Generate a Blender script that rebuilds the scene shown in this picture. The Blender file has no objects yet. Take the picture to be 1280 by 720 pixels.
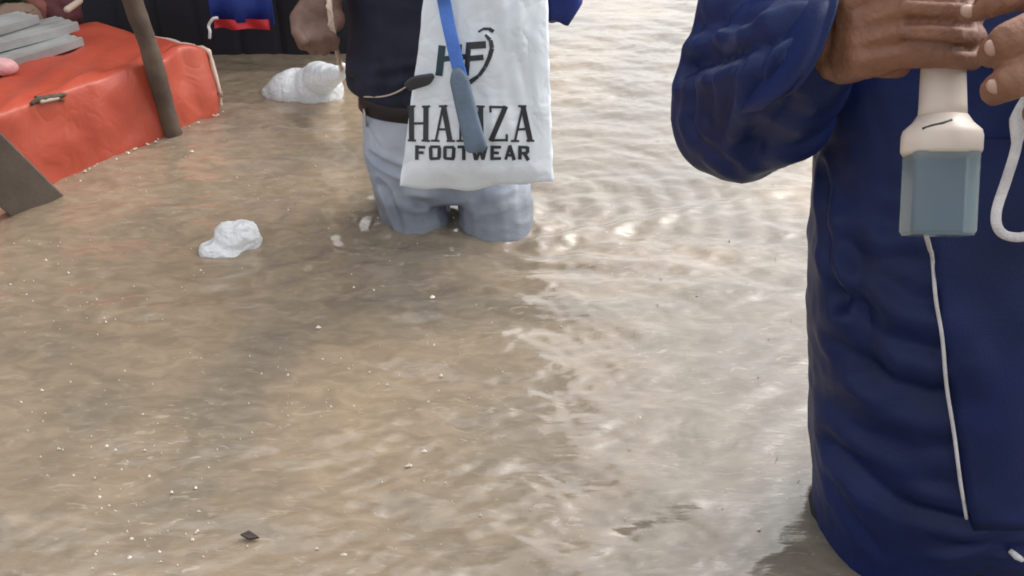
import bpy, math, random
import numpy as np
from mathutils import Vector, Matrix, noise
from mathutils.bvhtree import BVHTree

random.seed(7)
rng = np.random.default_rng(11)
sc = bpy.context.scene
COL = sc.collection
R = math.radians

# ------------------------------------------------------------------ camera geometry
CAM_H, PITCH, F = 0.95, R(31.0), 1200.0      # camera height above the flood, tilt, focal length in photo pixels
CP, SP = math.cos(PITCH), math.sin(PITCH)

def ray(px, py):
    a, b = (px - 640) / F, (360 - py) / F
    return Vector((a, CP + b * SP, -SP + b * CP))

def W(px, py, zc):
    return Vector((0, 0, CAM_H)) + ray(px, py) * zc

def onY(px, py, Y):
    d = ray(px, py)
    return Vector((0, 0, CAM_H)) + d * (Y / d.y)

def onZ(px, py, z=0.0):
    d = ray(px, py)
    return Vector((0, 0, CAM_H)) + d * ((z - CAM_H) / d.z)

# ------------------------------------------------------------------ vector noise
_perm = rng.permutation(256)
_perm = np.concatenate([_perm, _perm, _perm])
_grad = rng.normal(size=(256, 3)); _grad /= np.linalg.norm(_grad, axis=1)[:, None]

def pnoise(P):
    P = np.asarray(P, dtype=float)
    i = np.floor(P).astype(int); f = P - i; i &= 255
    u = f * f * f * (f * (f * 6 - 15) + 10)
    out = 0
    for dx in (0, 1):
        for dy in (0, 1):
            for dz in (0, 1):
                h = _perm[_perm[_perm[(i[:, 0] + dx) & 255] + ((i[:, 1] + dy) & 255)] + ((i[:, 2] + dz) & 255)]
                g = _grad[h]
                d = (f[:, 0] - dx) * g[:, 0] + (f[:, 1] - dy) * g[:, 1] + (f[:, 2] - dz) * g[:, 2]
                w = (u[:, 0] if dx else 1 - u[:, 0]) * (u[:, 1] if dy else 1 - u[:, 1]) * (u[:, 2] if dz else 1 - u[:, 2])
                out = out + w * d
    return out

def fbm(P, o=3):
    s, a = 0, 1.0
    P = np.asarray(P, dtype=float)
    for k in range(o):
        s = s + a * pnoise(P * (2.03 ** k) + 17.3 * k); a *= 0.5
    return s

# ------------------------------------------------------------------ mesh helpers
def new_mesh(name, V, Fc, mat=None, parent=None, smooth=True):
    me = bpy.data.meshes.new(name)
    me.from_pydata([tuple(v) for v in V], [], [tuple(int(k) for k in f) for f in Fc])
    me.update()
    if smooth:
        me.polygons.foreach_set('use_smooth', [True] * len(me.polygons))
    return link(name, me, mat, parent)

def link(name, me, mat=None, parent=None):
    o = bpy.data.objects.new(name, me); COL.objects.link(o)
    if mat is not None:
        me.materials.clear(); me.materials.append(mat)
    if parent is not None:
        o.parent = parent
        o.matrix_parent_inverse = Matrix.Translation(parent.location).inverted()
    return o

def empty(name, loc):
    o = bpy.data.objects.new(name, None); COL.objects.link(o); o.location = loc
    o.empty_display_size = 0.05
    return o

def tag(o, label, cat, group=None, kind=None):
    if label: o['label'] = label
    if cat: o['category'] = cat
    if group: o['group'] = group
    if kind: o['kind'] = kind
    return o

class MB:
    def __init__(s): s.V, s.F = [], []
    def add(s, V, Fc):
        n = len(s.V); s.V += [tuple(v) for v in V]; s.F += [tuple(k + n for k in f) for f in Fc]; return s
    def loft(s, rings, cap=True, closed=True):
        n = len(rings[0]); V = [p for r in rings for p in r]; Fc = []
        for a in range(len(rings) - 1):
            for b in range(n if closed else n - 1):
                c = (b + 1) % n
                Fc.append((a * n + b, a * n + c, (a + 1) * n + c, (a + 1) * n + b))
        if cap:
            Fc.append(tuple(reversed(range(n)))); k = (len(rings) - 1) * n
            Fc.append(tuple(range(k, k + n)))
        return s.add(V, Fc)
    def tube(s, pts, rad, n=12, cap=True, up=None):
        pts = [Vector(p) for p in pts]
        if not hasattr(rad, '__len__'): rad = [rad] * len(pts)
        rings = []; nrm = None
        for i, p in enumerate(pts):
            t = (pts[min(i + 1, len(pts) - 1)] - pts[max(i - 1, 0)]).normalized()
            if nrm is None:
                nrm = t.cross(Vector((0, 0, 1)) if abs(t.z) < 0.9 else Vector((1, 0, 0))).normalized()
            nrm = (nrm - t * nrm.dot(t)).normalized(); bi = t.cross(nrm)
            r = rad[i]; ra, rb = r if hasattr(r, '__len__') else (r, r)
            rings.append([p + nrm * (ra * math.cos(2 * math.pi * k / n)) + bi * (rb * math.sin(2 * math.pi * k / n)) for k in range(n)])
        return s.loft(rings, cap)
    def capsule(s, a, b, ra, rb, n=16):
        a, b = Vector(a), Vector(b); t = b - a; L = t.length
        if L < 1e-6: t = Vector((0, 0, 1))
        t.normalize(); m = 5; pts, rad = [], []
        for k in range(m):
            q = math.pi / 2 * (1 - (k + 0.15) / m); pts.append(a - t * ra * math.sin(q)); rad.append(ra * math.cos(q))
        pts += [a, b]; rad += [ra, rb]
        for k in range(m):
            q = math.pi / 2 * ((k + 0.85) / m); pts.append(b + t * rb * math.sin(q)); rad.append(rb * math.cos(q))
        return s.tube(pts, rad, n)
    def chain(s, pts, rads, n=16):
        for i in range(len(pts) - 1): s.capsule(pts[i], pts[i + 1], rads[i], rads[i + 1], n)
        return s
    def ell(s, c, r, rot=None, n=20, m=14):
        c = Vector(c); rings = []
        for j in range(m + 1):
            q = -math.pi / 2 + math.pi * (j + 0.02) / (m + 0.04)
            ring = []
            for k in range(n):
                p = Vector((r[0] * math.cos(q) * math.cos(2 * math.pi * k / n), r[1] * math.cos(q) * math.sin(2 * math.pi * k / n), r[2] * math.sin(q)))
                if rot is not None: p = rot @ p
                ring.append(c + p)
            rings.append(ring)
        return s.loft(rings)
    def secs(s, L, n=40, pw=2.4, rotz=0.0):
        """loft of superellipse sections (z, cx, cy, half width, half depth)"""
        rings = []
        for z, cx, cy, hw, hd in L:
            ring = []
            for k in range(n):
                a = 2 * math.pi * k / n
                x = hw * math.copysign(abs(math.cos(a)) ** (2 / pw), math.cos(a)); y = hd * math.copysign(abs(math.sin(a)) ** (2 / pw), math.sin(a))
                ring.append((cx + x * math.cos(rotz) - y * math.sin(rotz), cy + x * math.sin(rotz) + y * math.cos(rotz), z))
            rings.append(ring)
        return s.loft(rings)
    def box(s, c, h, rot=None):
        c = Vector(c); V = []
        for x in (-1, 1):
            for y in (-1, 1):
                for z in (-1, 1):
                    p = Vector((x * h[0], y * h[1], z * h[2])); V.append(c + (rot @ p if rot is not None else p))
        return s.add(V, [(0, 1, 3, 2), (4, 6, 7, 5), (0, 4, 5, 1), (2, 3, 7, 6), (0, 2, 6, 4), (1, 5, 7, 3)])
    def build(s, name, mat, parent=None, smooth=True):
        return new_mesh(name, s.V, s.F, mat, parent, smooth)

def evaluated(o):
    dg = bpy.context.evaluated_depsgraph_get()
    me = bpy.data.meshes.new_from_object(o.evaluated_get(dg))
    old = o.data; bpy.data.objects.remove(o); bpy.data.meshes.remove(old)
    return me

def remesh(mb, name, voxel, smooth=4, fac=0.5):
    o = mb.build(name + '_raw', None)
    m = o.modifiers.new('r', 'REMESH'); m.mode = 'VOXEL'; m.voxel_size = voxel; m.use_smooth_shade = True
    if smooth:
        m = o.modifiers.new('s', 'SMOOTH'); m.iterations = smooth; m.factor = fac
    return evaluated(o)

def coords(me):
    a = np.empty(len(me.vertices) * 3); me.vertices.foreach_get('co', a); return a.reshape(-1, 3)
def normals(me):
    a = np.empty(len(me.vertices) * 3); me.vertex_normals.foreach_get('vector', a); return a.reshape(-1, 3)
def setco(me, A):
    me.vertices.foreach_set('co', A.ravel()); me.update()
def push(me, d):
    setco(me, coords(me) + normals(me) * d[:, None])
def segdist(P, a, b):
    a, b = np.array(a), np.array(b); ab = b - a
    t = np.clip(((P - a) @ ab) / (ab @ ab), 0, 1)
    return np.linalg.norm(P - (a + t[:, None] * ab), axis=1), t
def crease(P, pts, w, depth, ridge=0.6):
    """a fold: a groove with a soft ridge on either side"""
    D = np.full(len(P), 9.0)
    for i in range(len(pts) - 1):
        d, t = segdist(P, pts[i], pts[i + 1]); D = np.minimum(D, d)
    return -depth * np.exp(-(D / w) ** 1.3) + ridge * depth * np.exp(-((D - 2.1 * w) / (1.1 * w)) ** 2)
def bvh(o):
    me = o.data; return BVHTree.FromPolygons([v.co.copy() for v in me.vertices], [tuple(p.vertices) for p in me.polygons])
def hit(tree, px, py, off=0.0):
    d = ray(px, py).normalized(); loc, nor, i, dist = tree.ray_cast(Vector((0, 0, CAM_H)), d)
    if loc is None: return None
    return loc - d * off
def bvh_me(me):
    return BVHTree.FromPolygons([v.co.copy() for v in me.vertices], [tuple(p.vertices) for p in me.polygons])
def onsurf(tree, pts, n=7):
    """a path of photo positions laid onto a surface"""
    out = []
    for (x0, y0), (x1, y1) in zip([p[:2] for p in pts], [p[:2] for p in pts[1:]]):
        for k in range(n):
            q = hit(tree, x0 + (x1 - x0) * k / n, y0 + (y1 - y0) * k / n)
            if q is not None: out.append(q)
    q = hit(tree, *pts[-1][:2])
    if q is not None: out.append(q)
    return out
def smooth_path(pts, k=8):
    pts = [Vector(p) for p in pts]; out = []
    for i in range(len(pts) - 1):
        p0, p1, p2, p3 = pts[max(i - 1, 0)], pts[i], pts[i + 1], pts[min(i + 2, len(pts) - 1)]
        for j in range(k):
            t = j / k
            out.append(0.5 * ((2 * p1) + (p2 - p0) * t + (2 * p0 - 5 * p1 + 4 * p2 - p3) * t * t + (3 * p1 - p0 - 3 * p2 + p3) * t ** 3))
    out.append(pts[-1]); return out

# ------------------------------------------------------------------ materials
def mat(name, col, rough=0.6, col2=None, scale=6.0, bump=0.0, bscale=60.0, spec=0.5, detail=4.0, **kw):
    m = bpy.data.materials.new(name); m.use_nodes = True
    nt = m.node_tree; b = nt.nodes['Principled BSDF']
    b.inputs['Roughness'].default_value = rough
    b.inputs['Specular IOR Level'].default_value = spec
    tc = nt.nodes.new('ShaderNodeTexCoord')
    n = nt.nodes.new('ShaderNodeTexNoise'); n.inputs['Scale'].default_value = scale; n.inputs['Detail'].default_value = detail
    nt.links.new(tc.outputs['Object'], n.inputs['Vector'])
    r = nt.nodes.new('ShaderNodeValToRGB')
    r.color_ramp.elements[0].position = 0.35; r.color_ramp.elements[1].position = 0.68
    c2 = col2 or tuple(c * 0.8 for c in col)
    r.color_ramp.elements[0].color = (*c2, 1); r.color_ramp.elements[1].color = (*col, 1)
    nt.links.new(n.outputs['Fac'], r.inputs['Fac']); nt.links.new(r.outputs['Color'], b.inputs['Base Color'])
    if bump:
        n2 = nt.nodes.new('ShaderNodeTexNoise'); n2.inputs['Scale'].default_value = bscale; n2.inputs['Detail'].default_value = 5
        nt.links.new(tc.outputs['Object'], n2.inputs['Vector'])
        bp = nt.nodes.new('ShaderNodeBump'); bp.inputs['Strength'].default_value = bump; bp.inputs['Distance'].default_value = 0.004
        nt.links.new(n2.outputs['Fac'], bp.inputs['Height']); nt.links.new(bp.outputs['Normal'], b.inputs['Normal'])
    for k, v in kw.items():
        b.inputs[k.replace('_', ' ')].default_value = v
    return m

M = {}
M['skin'] = mat('brown_skin', (0.255, 0.120, 0.070), 0.5, (0.19, 0.085, 0.048), 34, 0.3, 300, Subsurface_Weight=0.03, Subsurface_Radius=(0.01, 0.004, 0.002))
M['skin_dark'] = mat('dark_brown_skin', (0.20, 0.115, 0.085), 0.5, (0.13, 0.07, 0.05), 18, 0.3, 200)
M['nail'] = mat('nail', (0.52, 0.33, 0.26), 0.3)
M['navy'] = mat('navy_nylon', (0.0080, 0.0205, 0.100), 0.46, (0.0045, 0.010, 0.050), 5, 0.2, 420, spec=0.26)
M['navy_dark'] = mat('dark_trouser_cloth', (0.012, 0.013, 0.022), 0.7)
M['shirt'] = mat('charcoal_knit', (0.010, 0.014, 0.036), 0.8, (0.007, 0.009, 0.023), 12, 0.3, 420)
M['trouser'] = mat('grey_blue_denim', (0.47, 0.51, 0.58), 0.8, (0.34, 0.385, 0.47), 9, 0.35, 380)
M['leather'] = mat('brown_leather', (0.010, 0.007, 0.008), 0.5)
M['metal'] = mat('pale_metal', (0.6, 0.56, 0.52), 0.3, Metallic=0.7)
M['hair'] = mat('black_hair', (0.012, 0.010, 0.009), 0.6, None, 60, 0.8, 200)
M['plastic_white'] = mat('white_bag_plastic', (0.86, 0.90, 0.93), 0.33, (0.79, 0.84, 0.88), 7, 0.15, 50, Subsurface_Weight=0.0)
M['ink'] = mat('black_ink', (0.018, 0.018, 0.022), 0.5, (0.03, 0.03, 0.035), 40)
M['ink_teal'] = mat('teal_ink', (0.012, 0.045, 0.065), 0.5)
M['strap'] = mat('blue_webbing', (0.085, 0.22, 0.66), 0.6, (0.065, 0.17, 0.55), 30, 0.4, 400)
M['pouch'] = mat('grey_blue_pouch', (0.13, 0.18, 0.245), 0.5, (0.09, 0.125, 0.175), 20, 0.3, 150)
M['clip'] = mat('dark_clip', (0.05, 0.05, 0.06), 0.5)
M['blue'] = mat('deep_blue_cloth', (0.014, 0.045, 0.27), 0.55, (0.010, 0.03, 0.20), 8, 0.2, 120)
M['cream'] = mat('cream_plastic', (0.72, 0.63, 0.55), 0.38, (0.66, 0.57, 0.49), 14)
M['cord'] = mat('white_cord', (0.68, 0.66, 0.66), 0.7, (0.52, 0.5, 0.5), 60, 0.5, 500)
M['cord_tan'] = mat('pale_string', (0.62, 0.50, 0.42), 0.7, (0.5, 0.38, 0.3), 40, 0.5, 400)
M['tarp'] = mat('orange_red_tarp', (0.50, 0.088, 0.047), 0.42, (0.40, 0.062, 0.036), 5, 0.3, 70)
M['tarp_edge'] = mat('faded_tarp_edge', (0.74, 0.56, 0.46), 0.6)
M['red'] = mat('red_hem', (0.55, 0.02, 0.03), 0.5)
M['wood'] = mat('weathered_pole', (0.125, 0.088, 0.062), 0.85, (0.07, 0.048, 0.035), 14, 0.7, 40)
M['board'] = mat('wet_grey_board', (0.17, 0.14, 0.115), 0.7, (0.11, 0.088, 0.072), 9, 0.5, 50)
M['sheet'] = mat('grey_sheet_metal', (0.36, 0.36, 0.355), 0.55, (0.25, 0.24, 0.23), 10, 0.3, 30)
M['stall'] = mat('dark_painted_board', (0.017, 0.015, 0.024), 0.8, (0.009, 0.008, 0.013), 3, 0.3, 30)
M['stall_wood'] = mat('dark_frame_wood', (0.018, 0.014, 0.014), 0.8, None, 6, 0.4, 40)
M['sack_red'] = mat('red_brown_sack', (0.22, 0.075, 0.055), 0.8, (0.15, 0.045, 0.035), 8, 0.5, 150)
M['sack_dark'] = mat('maroon_sack', (0.09, 0.022, 0.026), 0.8, None, 8, 0.5, 150)
M['sack_tan'] = mat('tan_sack', (0.26, 0.17, 0.12), 0.8, (0.17, 0.11, 0.08), 8, 0.6, 200)
M['green'] = mat('dull_green_leaf', (0.065, 0.085, 0.03), 0.6, (0.035, 0.05, 0.02), 10)
M['pale_stick'] = mat('pale_stick', (0.55, 0.44, 0.34), 0.7)
M['pink'] = mat('pink_plastic', (0.80, 0.42, 0.42), 0.4)
M['foam'] = mat('pale_foam', (0.85, 0.78, 0.66), 0.8, (0.8, 0.72, 0.6))
M['leaf'] = mat('dark_wet_leaf', (0.05, 0.03, 0.02), 0.4)
M['ground'] = mat('muddy_ground', (0.10, 0.075, 0.05), 0.9, None, 3, 0.6, 20)

# soaked cloth: darker below a wavering wet line
def soak(m, z0, z1, k):
    nt = m.node_tree; b = nt.nodes['Principled BSDF']; src = b.inputs['Base Color'].links[0].from_socket
    g = nt.nodes.new('ShaderNodeTexCoord'); sx = nt.nodes.new('ShaderNodeSeparateXYZ'); nt.links.new(g.outputs['Object'], sx.inputs[0])
    n = nt.nodes.new('ShaderNodeTexNoise'); n.inputs['Scale'].default_value = 16; nt.links.new(g.outputs['Object'], n.inputs['Vector'])
    ma = nt.nodes.new('ShaderNodeMath'); ma.operation = 'MULTIPLY_ADD'; ma.inputs[1].default_value = 0.10; nt.links.new(n.outputs['Fac'], ma.inputs[0]); nt.links.new(sx.outputs['Z'], ma.inputs[2])
    mr = nt.nodes.new('ShaderNodeMapRange'); mr.inputs[1].default_value = z0 + 0.05; mr.inputs[2].default_value = z1 + 0.05; mr.inputs[3].default_value = k; mr.inputs[4].default_value = 1.0
    nt.links.new(ma.outputs[0], mr.inputs[0])
    mx = nt.nodes.new('ShaderNodeMix'); mx.data_type = 'RGBA'; mx.blend_type = 'MULTIPLY'; mx.inputs[0].default_value = 1
    cb = nt.nodes.new('ShaderNodeCombineColor')
    for q in range(3): nt.links.new(mr.outputs[0], cb.inputs[q])
    nt.links.new(src, mx.inputs[6]); nt.links.new(cb.outputs[0], mx.inputs[7]); nt.links.new(mx.outputs[2], b.inputs['Base Color'])
    r2 = nt.nodes.new('ShaderNodeMapRange'); r2.inputs[1].default_value = k; r2.inputs[2].default_value = 1; r2.inputs[3].default_value = 0.35; r2.inputs[4].default_value = b.inputs['Roughness'].default_value
    nt.links.new(mr.outputs[0], r2.inputs[0]); nt.links.new(r2.outputs[0], b.inputs['Roughness'])
soak(M['trouser'], 0.05, 0.11, 0.46)

# translucent frosted box of the hand lamp
m = mat('frosted_clear_plastic', (0.50, 0.60, 0.64), 0.22, (0.40, 0.50, 0.55), 8); M['frost'] = m
m.node_tree.nodes['Principled BSDF'].inputs['Transmission Weight'].default_value = 0.72
m.node_tree.nodes['Principled BSDF'].inputs['IOR'].default_value = 1.2

# thin white plastic lets some light through
def translucent(m, f):
    nt = m.node_tree; b = nt.nodes['Principled BSDF']; out = nt.nodes['Material Output']
    t = nt.nodes.new('ShaderNodeBsdfTranslucent'); t.inputs['Color'].default_value = (0.8, 0.84, 0.86, 1)
    mx = nt.nodes.new('ShaderNodeMixShader'); mx.inputs[0].default_value = f
    nt.links.new(b.outputs[0], mx.inputs[1]); nt.links.new(t.outputs[0], mx.inputs[2]); nt.links.new(mx.outputs[0], out.inputs['Surface'])
def crumple(m, scale, strength, dist):
    nt = m.node_tree; b = nt.nodes['Principled BSDF']; tc = nt.nodes.new('ShaderNodeTexCoord'); n = nt.nodes.new('ShaderNodeTexNoise')
    n.inputs['Scale'].default_value = scale; n.inputs['Detail'].default_value = 2.5; n.inputs['Distortion'].default_value = 0.6
    nt.links.new(tc.outputs['Object'], n.inputs['Vector'])
    a = nt.nodes.new('ShaderNodeMath'); a.operation = 'SUBTRACT'; a.inputs[1].default_value = 0.5; nt.links.new(n.outputs['Fac'], a.inputs[0])
    c = nt.nodes.new('ShaderNodeMath'); c.operation = 'ABSOLUTE'; nt.links.new(a.outputs[0], c.inputs[0])
    bp = nt.nodes.new('ShaderNodeBump'); bp.inputs['Strength'].default_value = strength; bp.inputs['Distance'].default_value = dist
    nt.links.new(c.outputs[0], bp.inputs['Height']); nt.links.new(bp.outputs['Normal'], b.inputs['Normal'])
crumple(M['plastic_white'], 15, 0.5, 0.02)
M['film'] = mat('thin_wet_plastic_film', (0.90, 0.92, 0.93), 0.25, (0.80, 0.83, 0.85), 9)
crumple(M['film'], 26, 0.8, 0.02)
crumple(M['tarp'], 11, 0.35, 0.02)
translucent(M['film'], 0.3)
translucent(M['plastic_white'], 0.25)

# muddy flood water: silt colour under a wet, rippled skin
def water_mat():
    m = bpy.data.materials.new('muddy_flood_water'); m.use_nodes = True
    nt = m.node_tree; N = nt.nodes.new; L = nt.links.new
    b = nt.nodes['Principled BSDF']; b.inputs['Roughness'].default_value = 0.13; b.inputs['IOR'].default_value = 1.52
    b.inputs['Specular IOR Level'].default_value = 0.5
    g = N('ShaderNodeNewGeometry')
    def nz(scale, det, sx=1, sy=1, dist=0.0):
        mp = N('ShaderNodeMapping'); mp.inputs['Scale'].default_value = (sx, sy, 1)
        n = N('ShaderNodeTexNoise'); n.inputs['Scale'].default_value = scale; n.inputs['Detail'].default_value = det; n.inputs['Distortion'].default_value = dist
        L(g.outputs['Position'], mp.inputs['Vector']); L(mp.outputs[0], n.inputs['Vector']); return n
    big = nz(1.6, 5, 1, 1.0, 0.8)
    r = N('ShaderNodeValToRGB'); r.color_ramp.elements[0].position = 0.36; r.color_ramp.elements[1].position = 0.66
    r.color_ramp.elements[0].color = (0.166, 0.144, 0.115, 1); r.color_ramp.elements[1].color = (0.275, 0.214, 0.150, 1)
    sx_ = N('ShaderNodeSeparateXYZ'); L(g.outputs['Position'], sx_.inputs[0])
    mr = N('ShaderNodeMapRange'); mr.inputs[1].default_value = -0.9; mr.inputs[2].default_value = 0.5; mr.inputs[3].default_value = 0.16; mr.inputs[4].default_value = -0.08
    L(sx_.outputs[0], mr.inputs[0]); pl = N('ShaderNodeMath'); L(big.outputs['Fac'], pl.inputs[0]); L(mr.outputs[0], pl.inputs[1])
    L(pl.outputs[0], r.inputs['Fac'])
    fine = nz(26, 6, 0.7, 1.3, 1.0)
    r2 = N('ShaderNodeValToRGB'); r2.color_ramp.elements[0].position = 0.38; r2.color_ramp.elements[1].position = 0.68
    r2.color_ramp.elements[0].color = (0.83, 0.82, 0.80, 1); r2.color_ramp.elements[1].color = (1.17, 1.16, 1.13, 1)
    L(fine.outputs['Fac'], r2.inputs['Fac'])
    mx = N('ShaderNodeMix'); mx.data_type = 'RGBA'; mx.blend_type = 'MULTIPLY'; mx.inputs[0].default_value = 0.8
    L(r.outputs['Color'], mx.inputs[6]); L(r2.outputs['Color'], mx.inputs[7]); # scum and bubbles: fine pale specks drawn out across the surface
    sp = nz(62, 3, 0.55, 1.5, 1.2); rs = N('ShaderNodeValToRGB'); rs.color_ramp.elements[0].position = 0.60; rs.color_ramp.elements[1].position = 0.72
    rs.color_ramp.elements[0].color = (0, 0, 0, 1); rs.color_ramp.elements[1].color = (1, 1, 1, 1); L(sp.outputs['Fac'], rs.inputs['Fac'])
    pm = nz(3.2, 3); pr = N('ShaderNodeMapRange'); pr.inputs[1].default_value = 0.35; pr.inputs[2].default_value = 0.65; pr.inputs[3].default_value = 0.08; pr.inputs[4].default_value = 0.5
    L(pm.outputs['Fac'], pr.inputs[0]); ml = N('ShaderNodeMath'); ml.operation = 'MULTIPLY'; L(rs.outputs['Color'], ml.inputs[0]); L(pr.outputs[0], ml.inputs[1])
    m2 = N('ShaderNodeMix'); m2.data_type = 'RGBA'; L(ml.outputs[0], m2.inputs[0]); L(mx.outputs[2], m2.inputs[6]); m2.inputs[7].default_value = (0.46, 0.40, 0.33, 1)
    L(m2.outputs[2], b.inputs['Base Color'])
    n1 = nz(40, 4, 0.42, 1.7, 0.5); n2 = nz(150, 3, 0.5, 1.6, 0.3)
    ad = N('ShaderNodeMath'); ad.operation = 'MULTIPLY_ADD'; ad.inputs[1].default_value = 0.35
    L(n2.outputs['Fac'], ad.inputs[0]); L(n1.outputs['Fac'], ad.inputs[2])
    bp = N('ShaderNodeBump'); bp.inputs['Strength'].default_value = 0.17; bp.inputs['Distance'].default_value = 0.005
    L(ad.outputs[0], bp.inputs['Height']); L(bp.outputs['Normal'], b.inputs['Normal'])
    return m
M['water'] = water_mat()

# ------------------------------------------------------------------ water surface
LEGS = [(-0.195, 1.86), (-0.022, 1.82)]
def axis(lo, hi, d, far, grow=1.18):
    a = list(np.arange(lo, hi, d)); s = d
    while a[-1] < far: s *= grow; a.append(a[-1] + s)
    s = d; 
    while a[0] > -far: s *= grow; a.insert(0, a[0] - s)
    return np.array(a)
def wave_height(x, y):
    P = np.stack([x, y, np.zeros_like(x)], 1)
    wx = x + 0.045 * pnoise(P * 5.0) ; wy = y + 0.045 * pnoise(P * 5.0 + 31.7)
    h = np.zeros_like(x); r = np.random.default_rng(5)
    for k in range(90):
        lam = 0.020 * (0.24 / 0.020) ** (r.random() ** 1.7)
        th = r.normal(math.pi / 2 - 0.12, 0.48); kx, ky = math.cos(th), math.sin(th)
        amp = 0.0054 * lam * r.uniform(0.6, 1.3)
        q = 2 * math.pi / lam * (wx * kx + wy * ky) + r.random() * 6.28
        h += amp * (np.sin(q) + 0.25 * np.sin(2 * q + 0.6))
    calm = 0.62 + 0.9 * pnoise(P * 1.3 + 4.2)
    calm = np.clip(calm, 0.22, 1.15)
    calm *= 1 - 0.62 * np.exp(-((x - 0.33) / 0.2) ** 2 - ((y - 1.05) / 0.42) ** 2)
    h = (h + 25 * h * np.abs(h)) * calm
    # swirls where two wakes cross, between the two men
    s = np.exp(-((x - 0.22) / 0.24) ** 2 - ((y - 1.35) / 0.30) ** 2)
    h += 0.0042 * s * fbm(P * np.array([7.5, 9.0, 1]) + 3.0, 2)
    # rings from the wading legs and the jacket hem
    for (cx, cy), A in zip(LEGS + [(0.60, 0.95), (-0.57, 1.78)], (0.0021, 0.0022, 0.0008, 0.0010)):
        d = np.hypot(x - cx, (y - cy)) ; d2 = d + 0.03 * pnoise(P * 6 + cx * 9)
        rad = 0.10 if A >= 0.003 else (0.23 if A == 0.0010 else 0.07)
        h += A * np.sin(2 * math.pi * (d2 - rad) / 0.055) * np.exp(-np.clip(d - rad, 0, 9) / 0.12)
    # bow wave trailing to the right of the wading man
    for (a, bq, A, w) in (((0.05, 1.76), (0.62, 2.02), 0.006, 0.03), ((0.03, 1.70), (0.75, 1.62), 0.005, 0.035), ((-0.28, 1.74), (-0.75, 1.52), 0.004, 0.03), ((-0.75, 1.5), (0.3, 1.50), 0.004, 0.04)):
        d, t = segdist(P, (*a, 0), (*bq, 0))
        side = d + 0.02 * pnoise(P * 8)
        h += A * np.cos(side / w * 2.2) * np.exp(-(side / (w * 2)) ** 2) * (1 - 0.6 * t)
    # long curved wake lines fanning out to the right of the wading man, and slow crossing ripples in front of him
    for (cx, cy, lam, A, ang, spread) in ((-0.02, 1.95, 0.066, 0.0030, -0.30, 0.7), (0.60, 1.0, 0.080, 0.0014, 2.2, 0.7), (-0.1, 1.9, 0.095, 0.0030, -1.75, 0.9), (-0.1, 1.9, 0.075, 0.0022, 3.4, 0.6)):
        dd = np.hypot(x - cx, y - cy); an = np.arctan2(y - cy, x - cx); da = np.abs((an - ang + math.pi) % (2 * math.pi) - math.pi)
        dd = dd + 0.025 * pnoise(P * 4.5 + cx * 7)
        h += A * np.sin(2 * math.pi * dd / lam) * np.exp(-(da / spread) ** 2) * np.exp(-np.clip(dd - 0.12, 0, 9) / 0.42)
    # rain rings
    for k in range(46):
        cx, cy = r.uniform(-1.1, 1.0), r.uniform(0.7, 3.0); rad = r.uniform(0.008, 0.045)
        d = np.hypot(x - cx, y - cy); mk = d < rad + 0.05
        h[mk] += 0.0011 * np.cos((d[mk] - rad) / 0.014 * 6.28) * np.exp(-((d[mk] - rad) / 0.012) ** 2)
    far = np.clip((np.hypot(x, y - 1.5) - 2.4) / 2.5, 0, 1)
    return h * (1 - far)
xs = axis(-1.9, 1.5, 0.0072, 700)
ys = []; yy = 0.42; s = 0.005
while yy < 3.9: ys.append(yy); s = 0.0046 + 0.0030 * (yy - 0.42); yy += s
while yy < 800: s *= 1.2; ys.append(yy); yy += s
yy = 0.42; s = 0.006
while yy > -700: s *= 1.25; yy -= s; ys.insert(0, yy)
ys = np.array(ys)
X, Y = np.meshgrid(xs, ys); X, Y = X.ravel(), Y.ravel()
H = np.zeros_like(X); near = (np.abs(X) < 5) & (np.abs(Y - 2) < 5)
H[near] = wave_height(X[near], Y[near])
nx, ny = len(xs), len(ys)
idx = np.arange(nx * ny).reshape(ny, nx)
quads = np.stack([idx[:-1, :-1], idx[:-1, 1:], idx[1:, 1:], idx[1:, :-1]], -1).reshape(-1, 4)
me = bpy.data.meshes.new('water')
me.vertices.add(nx * ny); me.vertices.foreach_set('co', np.stack([X, Y, H], 1).ravel())
me.loops.add(len(quads) * 4); me.loops.foreach_set('vertex_index', quads.ravel().astype(np.int32))
me.polygons.add(len(quads)); me.polygons.foreach_set('loop_start', np.arange(0, len(quads) * 4, 4, dtype=np.int32))
me.update(calc_edges=True); me.polygons.foreach_set('use_smooth', np.ones(len(quads), dtype=bool))
tag(link('water', me, M['water']), None, None, None, 'structure')
DEPTH = 0.65
g = 900
tag(new_mesh('ground', [(-g, -g, -DEPTH), (g, -g, -DEPTH), (g, g, -DEPTH), (-g, g, -DEPTH)], [(0, 1, 2, 3)], M['ground'], smooth=False), None, None, None, 'structure')

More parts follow.
